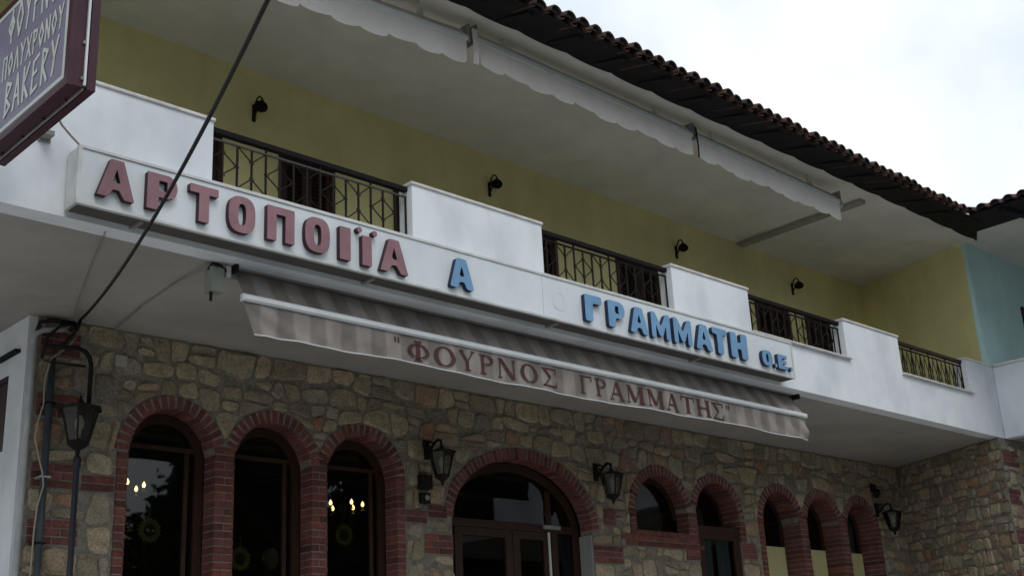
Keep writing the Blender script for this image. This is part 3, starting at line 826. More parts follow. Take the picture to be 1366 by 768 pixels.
# upper soffit with a shallow step near the edge
m = MB(); m.box(-3, 17.665, 7.84, YU+.3, 6.512, 6.62); m.box(17.665, 19.5, 8.0, YU+.5, 6.515, 6.62); m.build('upper_soffit', M_USOFFIT, B)
m = MB(); m.box(-3, 17.70, 7.58, 7.842, 6.500, 6.60); m.build('eave_moulding', M_USOFFIT, B)

# ------------------------------------------------------------------ main roof: timber underside, rafters, tiles
SL = .27                                             # rise per metre
YE, ZE = 7.0, 6.34                                   # tile tip, underside
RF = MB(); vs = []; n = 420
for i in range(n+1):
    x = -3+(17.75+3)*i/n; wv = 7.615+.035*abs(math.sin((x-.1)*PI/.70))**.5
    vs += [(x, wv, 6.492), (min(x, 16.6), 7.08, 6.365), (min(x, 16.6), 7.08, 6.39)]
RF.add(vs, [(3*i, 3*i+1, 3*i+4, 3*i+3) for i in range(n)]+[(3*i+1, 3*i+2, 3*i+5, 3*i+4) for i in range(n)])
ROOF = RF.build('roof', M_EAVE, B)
x = 3.3
while x < 16.5:
    m = MB(); m.add([(x-.04,7.58,6.468),(x+.04,7.58,6.468),(x+.04,7.16,6.345),(x-.04,7.16,6.345),(x-.04,7.58,6.52),(x+.04,7.58,6.52),(x+.045,7.14,6.385),(x-.045,7.14,6.385)],
          [(0,3,2,1),(4,5,6,7),(0,1,5,4),(1,2,6,5),(2,3,7,6),(3,0,4,7)])
    m.build('rafter', M_EAVE, ROOF); x += .70
def tile_mesh(r0, r1, L, up=1, th=.013, seg=7):     # half round tile along +Y, rising by SL, tip at the origin
    m = MB(); vs = []
    for y, ra in ((0, r0), (L, r1)):
        for rr in (ra, ra-th):
            for k in range(seg+1):
                t = PI*k/seg
                vs.append((rr*math.cos(t), y, y*SL+up*rr*math.sin(t)))
    n = seg+1; fs = []
    for k in range(seg):
        a, b = k, k+1
        fs += [(a, b, n+b, n+a), (2*n+a, 3*n+a, 3*n+b, 2*n+b), (a, 2*n+a, 2*n+b, b), (n+a, n+b, 3*n+b, 3*n+a)]
    fs += [(0, n, 3*n, 2*n), (seg, 2*n+seg, 3*n+seg, n+seg)]
    m.add(vs, fs)
    if up > 0: m.add([((r0-th)*math.cos(PI*k/seg), .03, .03*SL+(r0-th)*math.sin(PI*k/seg)) for k in range(n)], [tuple(range(n))], mi=1)
    return m.mesh('tile', (M_TILE, M_EAVE))
T_UP = tile_mesh(.080, .068, .42, th=.011, seg=10); T_DN = tile_mesh(.060, .076, .42, -1)
PITCH = .197
x = 2.0; ti = 0
ntile = 0
while x < 16.18:
    jy, jz = random.uniform(-.02, .02), random.uniform(-.006, .006)
    o = link('tile', T_UP, ROOF); o.location = (x, YE+jy, 6.385+jz); o.rotation_euler = (random.uniform(-.02,.02), random.uniform(-.03,.03), random.uniform(-.04, .04))
    o = link('tile', T_DN, ROOF); o.location = (x+PITCH/2, YE+.045+random.uniform(-.01,.01), 6.415); o.rotation_euler = (0, 0, random.uniform(-.03, .03))
    x += PITCH*random.uniform(.97, 1.03)
# the rest of the slope, wavy rows of tiles joined
def wavy(x0, x1, y0, y1, z0, name, parent, n_per=8):
    m = MB(); nx = int((x1-x0)/PITCH*n_per); rows = int((y1-y0)/.36); vs = []; fs = []
    for r in range(rows):
        ya, yb = y0+.36*r, y0+.36*(r+1)+.05; za, zb = z0+(ya-y0)*SL+.02, z0+(yb-y0)*SL-.005
        o_ = len(vs)
        for i in range(nx+1):
            x_ = x0+(x1-x0)*i/nx; h = abs(math.sin((x_-2.0)/PITCH*PI+PI/2))*.085
            vs += [(x_, ya, za+h-.02), (x_, yb, zb+h*.9-.02)]
        fs += [(o_+2*i, o_+2*i+2, o_+2*i+3, o_+2*i+1) for i in range(nx)]
    m.add(vs, fs); return m.build(name, M_TILE, parent, kind='stuff')
wavy(2.0, 16.2, YE+.3, 12.2, 6.385+.3*SL, 'upper_roof_tiles', ROOF)
m = MB(); m.add([(-3,7.08,6.40),(16.7,7.08,6.40),(17.4,7.6,6.54),(17.4,13,8.0),(-3,13,8.0)], [(0,1,2,3,4)])
m.build('roof_boarding', M_EAVE, ROOF)

# ------------------------------------------------------------------ neighbouring wing
m = MB(); m.box(17.668, 24, 7.802, 7.87, 3.6, 6.53)
m.build('pale_blue_wall', M_BLUE, W)
m = MB(); m.box(19.30, 20.3, 7.77, 7.80, 3.8, 5.75); f = m.build('window_frame', M_WOOD, W)
MB().box(19.36, 20.24, 7.755, 7.769, 3.86, 5.69).build('shutter', M_WOOD, f)
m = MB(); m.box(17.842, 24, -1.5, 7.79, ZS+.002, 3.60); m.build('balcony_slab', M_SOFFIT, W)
m = MB(); m.box(17.822, 18.0, --1.5, 7.795, ZS-.003, PT); m.build('parapet', M_WHITE, W)
MB().box(17.79, 18.02, -1.5, 7.768, PT+.002, PT+.038).build('coping', M_COPING, W)
m = MB(); m.box(17.70, 24, -1.5, 8.02, 6.513, 6.60); m.box(17.35, 17.70, -1.5, 7.57, 6.505, 6.60); m.build('soffit', M_USOFFIT, W)
m = MB(); m.add([(17.36,7.62,6.498),(17.36,-1.5,6.498),(16.29,-1.5,6.36),(16.29,7.12,6.36),(16.29,-1.5,6.385),(16.29,7.12,6.385)], [(0,1,2,3),(2,4,5,3)])
WR = m.build('roof', M_EAVE, W)
y = 7.2
def rotz(o, a): o.rotation_euler = (0, 0, a)
y = 7.02
while y > 3.0:
    o = link('tile', T_UP, WR); o.location = (16.20+random.uniform(-.02, .02), y, 6.385+random.uniform(-.006, .006)); o.rotation_euler = (0, 0, -PI/2+random.uniform(-.04, .04))
    o = link('tile', T_DN, WR); o.location = (16.235, y-PITCH/2, 6.435); o.rotation_euler = (0, 0, -PI/2)
    y -= PITCH
y = 6.6
while y > 2:
    m = MB(); m.add([(17.3,y-.045,6.42),(17.3,y+.045,6.42),(16.36,y+.045,6.30),(16.36,y-.045,6.30),(17.3,y-.045,6.5),(17.3,y+.045,6.5),(16.36,y+.045,6.38),(16.36,y-.045,6.38)],
          [(0,3,2,1),(4,5,6,7),(0,1,5,4),(1,2,6,5),(2,3,7,6),(3,0,4,7)])
    m.build('rafter', M_EAVE, WR); y -= .7
m = MB(); nx = 200; vs = []; fs = []
for r in range(12):
    xa, xb = 16.5+.36*r, 16.5+.36*(r+1)+.05; za, zb = 6.385+(xa-16.2)*SL+.02, 6.385+(xb-16.2)*SL
    o_ = len(vs)
    for i in range(nx+1):
        y = 7.1-6*i/nx; h = abs(math.cos((y-7.02)/PITCH*PI))*.085
        vs += [(xa, y, za+h-.02), (xb, y, zb+h*.9-.02)]
    fs += [(o_+2*i, o_+2*i+2, o_+2*i+3, o_+2*i+1) for i in range(nx)]
m.add(vs, fs); m.build('upper_roof_tiles', M_TILE, WR, kind='stuff')
m = MB(); m.add([(16.29,7.1,6.40),(16.29,-1.5,6.40),(22,-1.5,8.0),(22,7.1,8.0)], [(0,1,2,3)]); m.build('roof_boarding', M_EAVE, WR)

# ------------------------------------------------------------------ white side wall at the left with its dark window
SWL = thing('white_side_wall', 'white rendered side wall running back at the far left edge', 'wall', (4.0, 13, H_TER))
m = MB(); XW = 4.02
m.box(XW, 4.098, 10.03, 10.37, -.1, ZS-.003); m.box(XW, 4.098, 10.37, 11.8, 2.95, ZS-.003); m.box(XW, 4.098, 10.37, 11.8, -.1, 2.28); m.box(XW, 4.098, 11.8, 16, -.1, ZS-.003)
m.build('wall', M_WHITE, SWL)
m = MB(); m.box(4.025, 4.09, 10.37, 10.41, 2.28, 2.95); m.box(4.025, 4.09, 11.76, 11.8, 2.28, 2.95); m.box(4.025, 4.09, 10.41, 11.76, 2.28, 2.33); m.box(4.025, 4.09, 10.41, 11.76, 2.90, 2.95)
f = m.build('window', M_WOOD, SWL)
MB().box(4.04, 4.05, 10.41, 11.76, 2.33, 2.90).build('shutter', M_WOOD, f)
MB().box(3.97, 4.018, 10.15, 12.6, 3.10, 3.13).build('lintel_ledge', M_EAVE, SWL)

# ------------------------------------------------------------------ glyphs (outline polygons in a unit-height box)
def ellipse(cx, cy, rx, ry, n=28, p=2.0):
    r = []
    for i in range(n):
        t = 2*PI*i/n; c, s_ = math.cos(t), math.sin(t)
        r.append((cx+rx*math.copysign(abs(c)**(2/p), c), cy+ry*math.copysign(abs(s_)**(2/p), s_)))
    return r
def G(ch, s):                                       # s = stroke width; returns width, outlines
    if ch == 'Α': w_ = .92; t = .10; return w_, [[(0,0),(s*.95,0),(w_/2-s*.55+.07,.22),(w_/2+s*.55-.07,.22),(w_-s*.95,0),(w_,0),(w_/2+s*.62,1),(w_/2-s*.62,1)], [(w_/2-.10,.40),(w_/2,.76),(w_/2+.10,.40)]]
    if ch == 'Ρ': w_ = .72; return w_, [[(0,0),(s,0),(s,.36),(w_*.72,.36),(w_*.93,.45),(w_,.62),(w_,.74),(w_*.93,.91),(w_*.72,1),(0,1)], [(s,.54),(s,.82),(w_*.66,.82),(w_-s*.9,.74),(w_-s*.9,.62),(w_*.66,.54)]]
    if ch == 'Τ': w_ = .78; return w_, [[(w_/2-s/2,0),(w_/2+s/2,0),(w_/2+s/2,1-s*.8),(w_,1-s*.8),(w_,1),(0,1),(0,1-s*.8),(w_/2-s/2,1-s*.8)]]
    if ch == 'Ο': w_ = .78; return w_, [ellipse(w_/2,.5,w_/2,.51,28,2.8), ellipse(w_/2,.5,w_/2-s,.5-s*.72,24,2.8)]
    if ch == 'Π': w_ = .82; return w_, [[(0,0),(s,0),(s,1-s*.8),(w_-s,1-s*.8),(w_-s,0),(w_,0),(w_,1),(0,1)]]
    if ch == 'Ι': return s, [[(0,0),(s,0),(s,1),(0,1)]]
    if ch == 'Ϊ': return s*1.9, [[(s*.45,0),(s*1.45,0),(s*1.45,.86),(s*.45,.86)], ellipse(.02+s*.1,1.0,.075,.085,10), ellipse(s*1.8,1.0,.075,.085,10)]
    if ch == 'Γ': w_ = .66; return w_, [[(0,0),(s,0),(s,1-s),(w_,1-s),(w_,1),(0,1)]]
    if ch == 'Μ': w_ = 1.0; s = min(s, .24); return w_, [[(0,0),(s,0),(s,.55),(w_/2-s*.35,.1),(w_/2+s*.35,.1),(w_-s,.55),(w_-s,0),(w_,0),(w_,1),(w_-s*.95,1),(w_/2,.48),(s*.95,1),(0,1)]]
    if ch == 'Η': w_ = .80; return w_, [[(0,0),(s,0),(s,.5-s*.42),(w_-s,.5-s*.42),(w_-s,0),(w_,0),(w_,1),(w_-s,1),(w_-s,.5+s*.42),(s,.5+s*.42),(s,1),(0,1)]]
    if ch == 'Ε': w_ = .66; a = s*.8; return w_, [[(0,0),(w_,0),(w_,a),(s,a),(s,.5-a/2),(w_*.9,.5-a/2),(w_*.9,.5+a/2),(s,.5+a/2),(s,1-a),(w_,1-a),(w_,1),(0,1)]]
    if ch == '.': return s, [ellipse(s/2, s*.45, s*.5, s*.45, 10)]
def rounded(pts, r, n=3):
    outp = []
    N_ = len(pts)
    for i in range(N_):
        a, b, c = Vector(pts[i-1]), Vector(pts[i]), Vector(pts[(i+1) % N_])
        l1, l2 = (a-b).length, (c-b).length; d = min(r, l1*.42, l2*.42)
        p, q = b+(a-b).normalized()*d, b+(c-b).normalized()*d
        for k in range(n+1):
            t = k/n; outp.append(tuple(p*(1-t)**2+b*2*t*(1-t)+q*t*t))
    return outp
def letter(ch, x0, x1, z0, z1, y, depth, mats, parent, s=.27, rnd_=.04, bev=.004, name='letter'):
    w_, outs = G(ch, s)
    cu = bpy.data.curves.new('glyph', 'CURVE'); cu.dimensions = '2D'; cu.fill_mode = 'BOTH'
    sx = (x1-x0)/w_; sz = (z1-z0)
    for k, o_ in enumerate(outs):
        pts = [(a*sx, b*sz) for a, b in o_]
        if len(pts) < 20: pts = rounded(pts, rnd_*sz)
        sp = cu.splines.new('POLY'); sp.points.add(len(pts)-1)
        for i, (a, b) in enumerate(pts): sp.points[i].co = (a, b, 0, 1)
        sp.use_cyclic_u = True
    cu.extrude = depth/2; cu.bevel_depth = 0
    ob = bpy.data.objects.new('glyph', cu); COL.objects.link(ob)
    dg = bpy.context.evaluated_depsgraph_get(); me = bpy.data.meshes.new_from_object(ob.evaluated_get(dg))
    bpy.data.objects.remove(ob)
    me.name = name; me.materials.clear()
    for m_ in mats: me.materials.append(m_)
    # stand it up: curve x -> X, curve y -> Z, front towards -Y
    me.transform(Matrix(((1,0,0,x0),(0,0,-1,y-depth/2),(0,1,0,z0),(0,0,0,1))))
    me.update()
    for p in me.polygons: p.material_index = 0 if p.normal.y < -.7 else (1 if len(mats) > 1 else 0)
    return link(name, me, parent)

# ------------------------------------------------------------------ shop sign board
YF = 7.60
SG = thing('shop_sign', 'long white shop sign board with raised plum and blue Greek letters on the balcony front', 'sign', (7.67, 7.78, 3.445))
MB().box(3.305, 12.04, YF+.012, 7.785, 3.452, 3.885).build('sign_box', M_SIGNF, SG)
MB().box(3.325, 7.888, YF+.004, YF+.0118, 3.468, 3.868).build('panel', M_SIGN, SG)
MB().box(7.893, 12.02, YF+.004, YF+.0118, 3.468, 3.868).build('panel', M_SIGN, SG)
MB().box(3.33, 12.03, YF+.034, 7.783, 3.446, 3.4515).build('underside', mat('shaded_underside', (.10, .095, .09), .9), SG)  # dark sheet: the shade beneath the sign box is put into its colour
m = MB(); m.box(3.30, 12.045, YF-.006, YF+.03, 3.447, 3.467); m.build('lower_trim', M_SIGNF, SG)
m = MB(); m.box(3.30, 12.045, YF-.006, YF+.03, 3.869, 3.890); m.build('upper_trim', M_SIGNF, SG)
m = MB(); m.box(3.298, 3.324, YF-.005, YF+.03, 3.4675, 3.8685); m.build('end_trim', M_SIGNF, SG)
m = MB(); m.box(12.022, 12.046, YF-.005, YF+.03, 3.4675, 3.8685); m.build('end_trim', M_SIGNF, SG)
pl = [('Α',3.428,3.710,3.530,3.823),('Ρ',3.805,4.044,3.523,3.808),('Τ',4.146,4.386,3.518,3.806),('Ο',4.475,4.709,3.512,3.804),('Π',4.817,5.068,3.516,3.803),
      ('Ο',5.169,5.408,3.508,3.802),('Ι',5.506,5.615,3.503,3.788),('Ϊ',5.690,5.875,3.498,3.800),('Α',5.919,6.218,3.497,3.793)]
for ch, x0, x1, z0, z1 in pl: letter(ch, x0, x1, z0, z1, YF+.004, .048, (M_PINK, M_PINKS), SG, s=.275 if ch not in 'Α' else .26, rnd_=.025)
bl = [('Α',6.677,6.990,3.500,3.789),('Γ',8.415,8.690,3.498,3.779),('Ρ',8.752,9.030,3.498,3.783),('Α',9.076,9.392,3.498,3.785),('Μ',9.412,9.745,3.498,3.785),('Μ',9.775,10.105,3.498,3.788),
      ('Α',10.140,10.460,3.498,3.790),('Τ',10.440,10.735,3.498,3.795),('Η',10.763,11.100,3.500,3.800),('Ο',11.344,11.570,3.502,3.688),('.',11.58,11.640,3.502,3.70),('Ε',11.650,11.870,3.502,3.682),('.',11.885,11.945,3.502,3.70)]
for ch, x0, x1, z0, z1 in bl: letter(ch, x0+.012, x1-.018*(ch != '.'), z0+.008, z1, YF+.004, .046, (M_LBLUE, M_LBLUES), SG, s=.30 if ch != 'Μ' else .23, rnd_=.09)
letter('Ο', 8.02, 8.22, 3.56, 3.76, YF+.0035, .002, (M_GHOST,), SG, s=.2, name='faded_mark')
#letter('Ρ', 7.20, 7.40, 3.53, 3.78, YF+.0035, .002, (M_GHOST,), SG, s=.25, name='faded_mark')
for x in (3.8, 5.9, 8.1, 10.3): MB().box(x, x+.03, 7.64, 7.80, 3.428, 3.446).build('support_strap', M_GREYM, SG)

# ------------------------------------------------------------------ lower striped awning
AW = thing('striped_awning', 'retracted grey striped awning with lettered valance under the shop sign', 'awning', (8.5, 7.9, 3.05))
YB = 7.85
MB().tube([(4.82, 8.06, 3.365), (12.56, 8.06, 3.365)], .035, 12).build('roller', M_GREYM, AW, smooth=True)
m = MB(); n = 160; vs = []
for i in range(n+1):
    x = 4.82+(12.565-4.82)*i/n
    for j in range(7):
        t = j/6
        vs.append((x, 8.035+(YB+.02-8.035)*t, 3.395+(3.142-3.395)*t-.012*math.sin(PI*t)+.004*math.sin(x*9+j)))
m.add(vs, [(i*7+j, i*7+j+1, (i+1)*7+j+1, (i+1)*7+j) for i in range(n) for j in range(6)])
m.build('awning_fabric', M_STRIPE, AW, smooth=True)
MB().bbox(4.79, 12.575, YB-.02, YB+.035, 3.089, 3.146, b=.014).build('front_bar', M_BAR, AW)
def val_y(x, t):                                     # soft folds, deeper at both ends
    e = math.exp(-(x-4.8)/.55)+math.exp(-(12.57-x)/.6)
    f = t*(.010*math.sin(x*7.3)+.006*math.sin(x*17.1+1))+min(1, abs(x-4.8)/.12)*e*math.sqrt(t)*.026*math.sin((x-t*.42)*17)
    return YB+.012-f-.012*t
m = MB(); n = 420; vs = []; K = 10
for i in range(n+1):
    u = i/n; x = 4.80+(12.565-4.80)*u
    zb = 2.832+.012*math.sin(x*1.3)+.006*math.sin(x*4.1)-.006*math.exp(-(x-4.8)/.7)
    for j in range(K+1):
        t = j/K; xx = x+(.10*t*math.exp(-(x-4.80)/.4))
        vs.append((xx, val_y(x, t), 3.091+(zb-3.091)*t))
m.add(vs, [(i*(K+1)+j, i*(K+1)+j+1, (i+1)*(K+1)+j+1, (i+1)*(K+1)+j) for i in range(n) for j in range(K)])
VAL = m.build('valance', M_STRIPE, AW, smooth=True)
m = MB(); pts = []
for i in range(0, n+1, 3):
    k = i*(K+1)+K; x, y, z = vs[k]; pts.append((x, y-.003, z-.002))
m.tube(pts, .006, 5); m.build('hem_piping', M_BAR, VAL)
# serif lettering as printed strokes
def serif(ch, x0, x1, z0, z1, parent):
    W_ = x1-x0; H_ = z1-z0; m = MB(); c = [0]
    T, t = .030*W_/.20 if W_ > .2 else .034, .013
    T = min(.050, max(.036, W_*.22))
    def put(pts):
        c[0] += 1; dy = .0035+.0006*c[0]
        ys = [val_y(x0+a*W_, (3.091-(z0+b*H_))/.259) for a, b in pts]
        P = [(x0+a*W_, (yy-dy), z0+b*H_) for (a, b), yy in zip(pts, ys)]
        if area([(p[0], p[2]) for p in P]) < 0: P = P[::-1]
        m.add(P, [tuple(range(len(P)))])
    w1, w2 = T/W_, t/W_; h1 = .012/H_; sf = .022/W_
    def V(x, z0_=0, z1_=1, w_=None, s0=True, s1=True):
        w_ = w_ or w1
        for k in range(4):
            a = z0_+(z1_-z0_)*k/4; b = z0_+(z1_-z0_)*(k+1)/4; put([(x-w_/2,a),(x+w_/2,a),(x+w_/2,b),(x-w_/2,b)])
        if s0: put([(x-w_/2-sf,z0_),(x+w_/2+sf,z0_),(x+w_/2+sf*.6,z0_+h1),(x-w_/2-sf*.6,z0_+h1)])
        if s1: put([(x-w_/2-sf*.6,z1_-h1),(x+w_/2+sf*.6,z1_-h1),(x+w_/2+sf,z1_),(x-w_/2-sf,z1_)])
    def D(xa, za, xb, zb, w_=None):
        w_ = w_ or w1
        for k in range(3):
            t0, t1 = k/3, (k+1)/3
            p = lambda t_: (xa+(xb-xa)*t_, za+(zb-za)*t_)
            a, b = p(t0), p(t1); put([(a[0]-w_/2,a[1]),(a[0]+w_/2,a[1]),(b[0]+w_/2,b[1]),(b[0]-w_/2,b[1])])
    def Hh(z, xa=0, xb=1, h=None):
        h = h or h1*1.3; n_ = 3
        for k in range(n_):
            a = xa+(xb-xa)*k/n_; b = xa+(xb-xa)*(k+1)/n_; put([(a,z-h/2),(b,z-h/2),(b,z+h/2),(a,z+h/2)])
    def ring(cx, cz, rx, rz, wx, wz, a0=0, a1=360, n_=20):
        for k in range(n_):
            t0, t1 = math.radians(a0+(a1-a0)*k/n_), math.radians(a0+(a1-a0)*(k+1)/n_)
            o1 = lambda t_: (cx+rx*math.cos(t_), cz+rz*math.sin(t_)); i1 = lambda t_: (cx+(rx-wx)*math.cos(t_), cz+(rz-wz)*math.sin(t_))
            put([i1(t0), o1(t0), o1(t1), i1(t1)])
    if ch == 'Φ': V(.5); ring(.5,.5,.5,.36,w1*.9,.06)
    elif ch == 'Ο': ring(.5,.5,.5,.5,w1,.07)
    elif ch == 'Υ': V(.5,0,.5,s1=False); D(.5,.45,.12,1); D(.5,.45,.9,1,w2*1.3); Hh(.985,0,.3,h1); Hh(.985,.72,1,h1)
    elif ch == 'Ρ': V(w1*.8); ring(.45,.74,.5,.26,w1*.9,.07,-90,90,12); Hh(.97,.2,.5,.06); Hh(.51,.2,.5,.06)
    elif ch == 'Ν': V(.12,w_=w2*1.3); D(.14,1,.88,0); V(.9,w_=w2*1.3,s0=False)
    elif ch == 'Σ': Hh(.96,0,.95,.08); Hh(.045,0,1,.09); D(.15,.95,.55,.5); D(.12,.05,.55,.5,w2*1.6); V(.95,.72,1,w2,False,False); V(.98,0,.3,w2,False,False)
    elif ch == 'Γ': V(w1*.8); Hh(.965,.1,1,.07); V(.96,.7,1,w2,False,False)
    elif ch == 'Α': D(.12,0,.5,1,w2*1.3); D(.82,0,.5,1); Hh(.33,.22,.72); Hh(.015,0,.28,h1); Hh(.015,.64,1,h1)
    elif ch == 'Μ': V(.1,w_=w2*1.3); D(.12,1,.5,.1); D(.86,1,.5,.1,w2*1.5); V(.87)
    elif ch == 'Τ': V(.5,s1=False); Hh(.965,0,1,.07); V(.03,.72,1,w2,False,False); V(.97,.72,1,w2,False,False)
    elif ch == 'Η': V(.16); V(.84); Hh(.5,.16,.84)
    elif ch == '"': V(.2,.72,1,.3,False,False); V(.8,.72,1,.3,False,False)
    return m.build('printed_letter', M_TEXTC, parent)
tx = [('"',6.285,6.343),('Φ',6.428,6.672),('Ο',6.729,6.973),('Υ',7.019,7.208),('Ρ',7.276,7.447),('Ν',7.503,7.717),('Ο',7.777,8.008),('Σ',8.069,8.263),
      ('Γ',8.604,8.762),('Ρ',8.819,8.982),('Α',9.027,9.257),('Μ',9.298,9.542),('Μ',9.614,9.863),('Α',9.909,10.139),('Τ',10.169,10.389),('Η',10.434,10.654),('Σ',10.705,10.908),('"',10.970,11.031)]
for ch, a, b in tx: serif(ch, a, b, 2.867, 3.053, VAL)
for x in (4.78, 12.58): MB().box(x-.015, x+.015, 7.92, 8.05, 3.35, 3.408).build('bracket', M_IRON, AW)
for x in (5.4, 8.4, 11.6):
    MB().tube([(x, 8.05, 3.34), (x+.5, 8.0, 3.24), (x+.06, 7.89, 3.12)], .014, 6).build('folding_arm', M_BAR, AW)

# small box beside the awning
JB = thing('junction_box', 'small grey green box under the balcony just left of the striped awning', 'box', (4.63, 8.0, 3.15))
MB().bbox(4.575, 4.69, 7.95, 8.06, 3.16, 3.36, b=.008).build('casing', mat('grey_green_box', (.28, .30, .27), .6), JB)
MB().box(4.60, 4.665, 7.99, 8.03, 3.36, 3.409).build('mount', M_GREYM, JB)
MB().tube([(4.60, 8.0, 3.16), (4.60, 8.0, 3.09)], .014, 6).build('plug', M_IRON, JB)
MB().tube([(4.57, 8.0, 3.34), (4.60, 7.99, 3.395), (4.66, 7.97, 3.385), (4.71, 7.95, 3.33), (4.72, 7.97, 3.30)], .011, 6).build('cable_loop', M_BLACK, JB, smooth=True)
MB().bbox(4.70, 4.735, 7.93, 7.99, 3.29, 3.38, b=.004).build('cable_clamp', M_PIPEW, JB)

# ------------------------------------------------------------------ upper awnings under the eave
def upper_awning(x0, x1, z0, z1, label, seedv, arm=True):
    r_ = random.Random(seedv)
    A = thing('eave_awning', label, 'awning', ((x0+x1)/2, 7.8, (z0+z1)/2), 'cream awnings rolled up under the eave')
    zz = lambda x: z0+(z1-z0)*(x-x0)/(x1-x0)
    def slab(ya, yb, da, db): 
        m = MB(); v = []
        for x in (x0, x1):
            v += [(x,ya,zz(x)+da),(x,yb,zz(x)+da),(x,yb,zz(x)+db),(x,ya,zz(x)+db)]
        m.add(v, [(0,1,2,3),(7,6,5,4),(0,4,5,1),(1,5,6,2),(2,6,7,3),(3,7,4,0)]); return m
    slab(7.735, 7.785, -.025, .028).build('front_bar', M_BAR, A)
    MB().tube([(x0+.03, 7.87, zz(x0)+.10), (x1-.03, 7.87, zz(x1)+.10)], .05, 10).build('roller', M_GREYM, A, smooth=True)
    m = MB(); v = []
    n = 30
    for i in range(n+1):
        x = x0+.02+(x1-x0-.04)*i/n
        for j, (y, d) in enumerate(((7.75, .029), (7.77, .07), (7.80, .115), (7.85, .150))): v.append((x, y, zz(x)+d))
    m.add(v, [(i*4+j, (i+1)*4+j, (i+1)*4+j+1, i*4+j+1) for i in range(n) for j in range(3)])
    m.build('rolled_fabric', M_CREAM, A, smooth=True)
    L = x1-x0; ns = max(3, round(L/.335)); per = 14; n = ns*per; v = []; K = 6
    for i in range(n+1):
        x = x0+.02+(L-.04)*i/n; ph = (i/per) % 1; k_ = int(i/per)
        drop = .265+.030*math.sin(PI*ph)**.6 if ph > 0 else .262
        drop += .012*math.sin(k_*2.3+seedv)
        wob = .012*math.sin(x*5+seedv)+.007*math.sin(x*13)
        for j in range(K+1):
            t = j/K; v.append((x, 7.742-t*.008-wob*t, zz(x)-.024-(drop-.024)*t))
    m = MB(); m.add(v, [(i*(K+1)+j, i*(K+1)+j+1, (i+1)*(K+1)+j+1, (i+1)*(K+1)+j) for i in range(n) for j in range(K)])
    m.build('scalloped_valance', M_CREAM, A, smooth=True)
    for x in (x0-.012, x1+.012): MB().box(x-.010, x+.010, 7.73, 7.90, zz(x)-.04, zz(x)+.16).build('end_cap', M_GREYM, A)
    for x in (x0+.5, x1-.5): MB().box(x-.02, x+.02, 7.84, 7.90, zz(x)+.12, 6.505).build('bracket', M_USOFFIT, A)
    return A
upper_awning(3.9, 7.20, 6.005, 6.245, 'leftmost cream scalloped awning, sloping to the upper left edge of the picture', 1)
upper_awning(7.32, 10.74, 6.272, 6.255, 'middle cream scalloped awning rolled up between the two hanging straps', 2)
upper_awning(10.80, 13.92, 6.255, 6.215, 'rightmost cream scalloped awning ending in an exposed end knob', 3)
for x, z, lb in ((7.26, 6.25, 'leather coloured strap dangling between the left and middle eave awnings'), (10.77, 6.25, 'dark thin strap dangling between the middle and right eave awnings')):
    m = MB(); wd = .035 if x < 8 else .010
    v = []
    for i in range(9):
        t = i/8; yy = 7.70+.01*math.sin(t*5); zz_ = z+.10-.40*t
        v += [(x-wd+.02*math.sin(t*4), yy, zz_), (x+wd+.02*math.sin(t*4), yy, zz_), (x+wd+.02*math.sin(t*4), yy+.008, zz_), (x-wd+.02*math.sin(t*4), yy+.008, zz_)]
    f = []
    for i in range(8):
        for k in range(4): f.append((4*i+k, 4*i+(k+1) % 4, 4*i+4+(k+1) % 4, 4*i+4+k))
    m.add(v, f); tag(m.build('awning_strap', M_CREAM if x < 8 else M_IRON), lb, 'strap')
KN = MB().lathe((13.97, 7.78, 6.20), [(0, -.05), (.035, -.045), (.05, 0), (.035, .045), (0, .05)], 10); 
tag(KN.build('end_knob', M_PIPEW, smooth=True), 'pale round crank knob at the right end of the rightmost eave awning', 'knob')
# box channel on the ceiling
CH = MB().box(14.69, 14.83, 7.86, 9.97, 6.455, 6.509)
tag(CH.build('ceiling_channel', mat('channel_paint', (.36, .34, .31), .7)), 'narrow boxed channel crossing the upper balcony ceiling behind the rightmost awning', 'channel')
m = MB().box(14.655, 14.688, 7.86, 9.95, 6.485, 6.508)

# ------------------------------------------------------------------ hanging blade sign
BS = thing('hanging_sign', 'maroon boxed bakery sign projecting from the balcony at the top left corner', 'sign', (2.59, 6.6, 3.42))
bx0, bx1, by0, by1, bz0, bz1 = 2.507, 2.675, 6.0, 7.26, 3.417, 4.40
MB().box(bx0+.012, bx1-.012, by0+.012, by1-.012, bz0+.012, bz1-.012).build('casing', M_MAROON, BS)
def rim(x0, x1):
    m = MB(); t = .045
    m.box(x0, x1, by0, by0+t, bz0, bz1); m.box(x0, x1, by1-t, by1, bz0, bz1)
    m.box(x0, x1, by0+t, by1-t, bz0, bz0+t); m.box(x0, x1, by0+t, by1-t, bz1-t, bz1); return m
rim(bx0, bx0+.03).build('face_rim', M_MAROON, BS); rim(bx1-.05, bx1).build('face_rim', M_MAROON, BS)
m = MB(); xs_ = bx1-.065
m.box(xs_-.006, xs_+.006, by0-.004, by0+.011, bz0+.02, bz1); m.build('edge_strip', M_BAR, BS)
m = MB(); m.box(xs_-.005, xs_+.005, by0+.02, by1, bz0-.002, bz0+.0115); m.build('edge_strip', M_GREYM, BS)
for z in (3.47, 3.70, 4.05): MB().box(xs_-.022, xs_-.008, by0-.002, by0+.011, z, z+.018).build('clip', M_GREYM, BS)
for y in (6.2, 6.5, 6.8, 7.1): MB().box(xs_-.02, xs_-.008, y, y+.015, bz0+.002, bz0+.0115).build('clip', M_MAROON, BS)
MB().box(bx0+.002, bx0+.006, by0+.046, by1-.046, bz0+.046, bz1-.046).build('face', M_LILAC, BS)
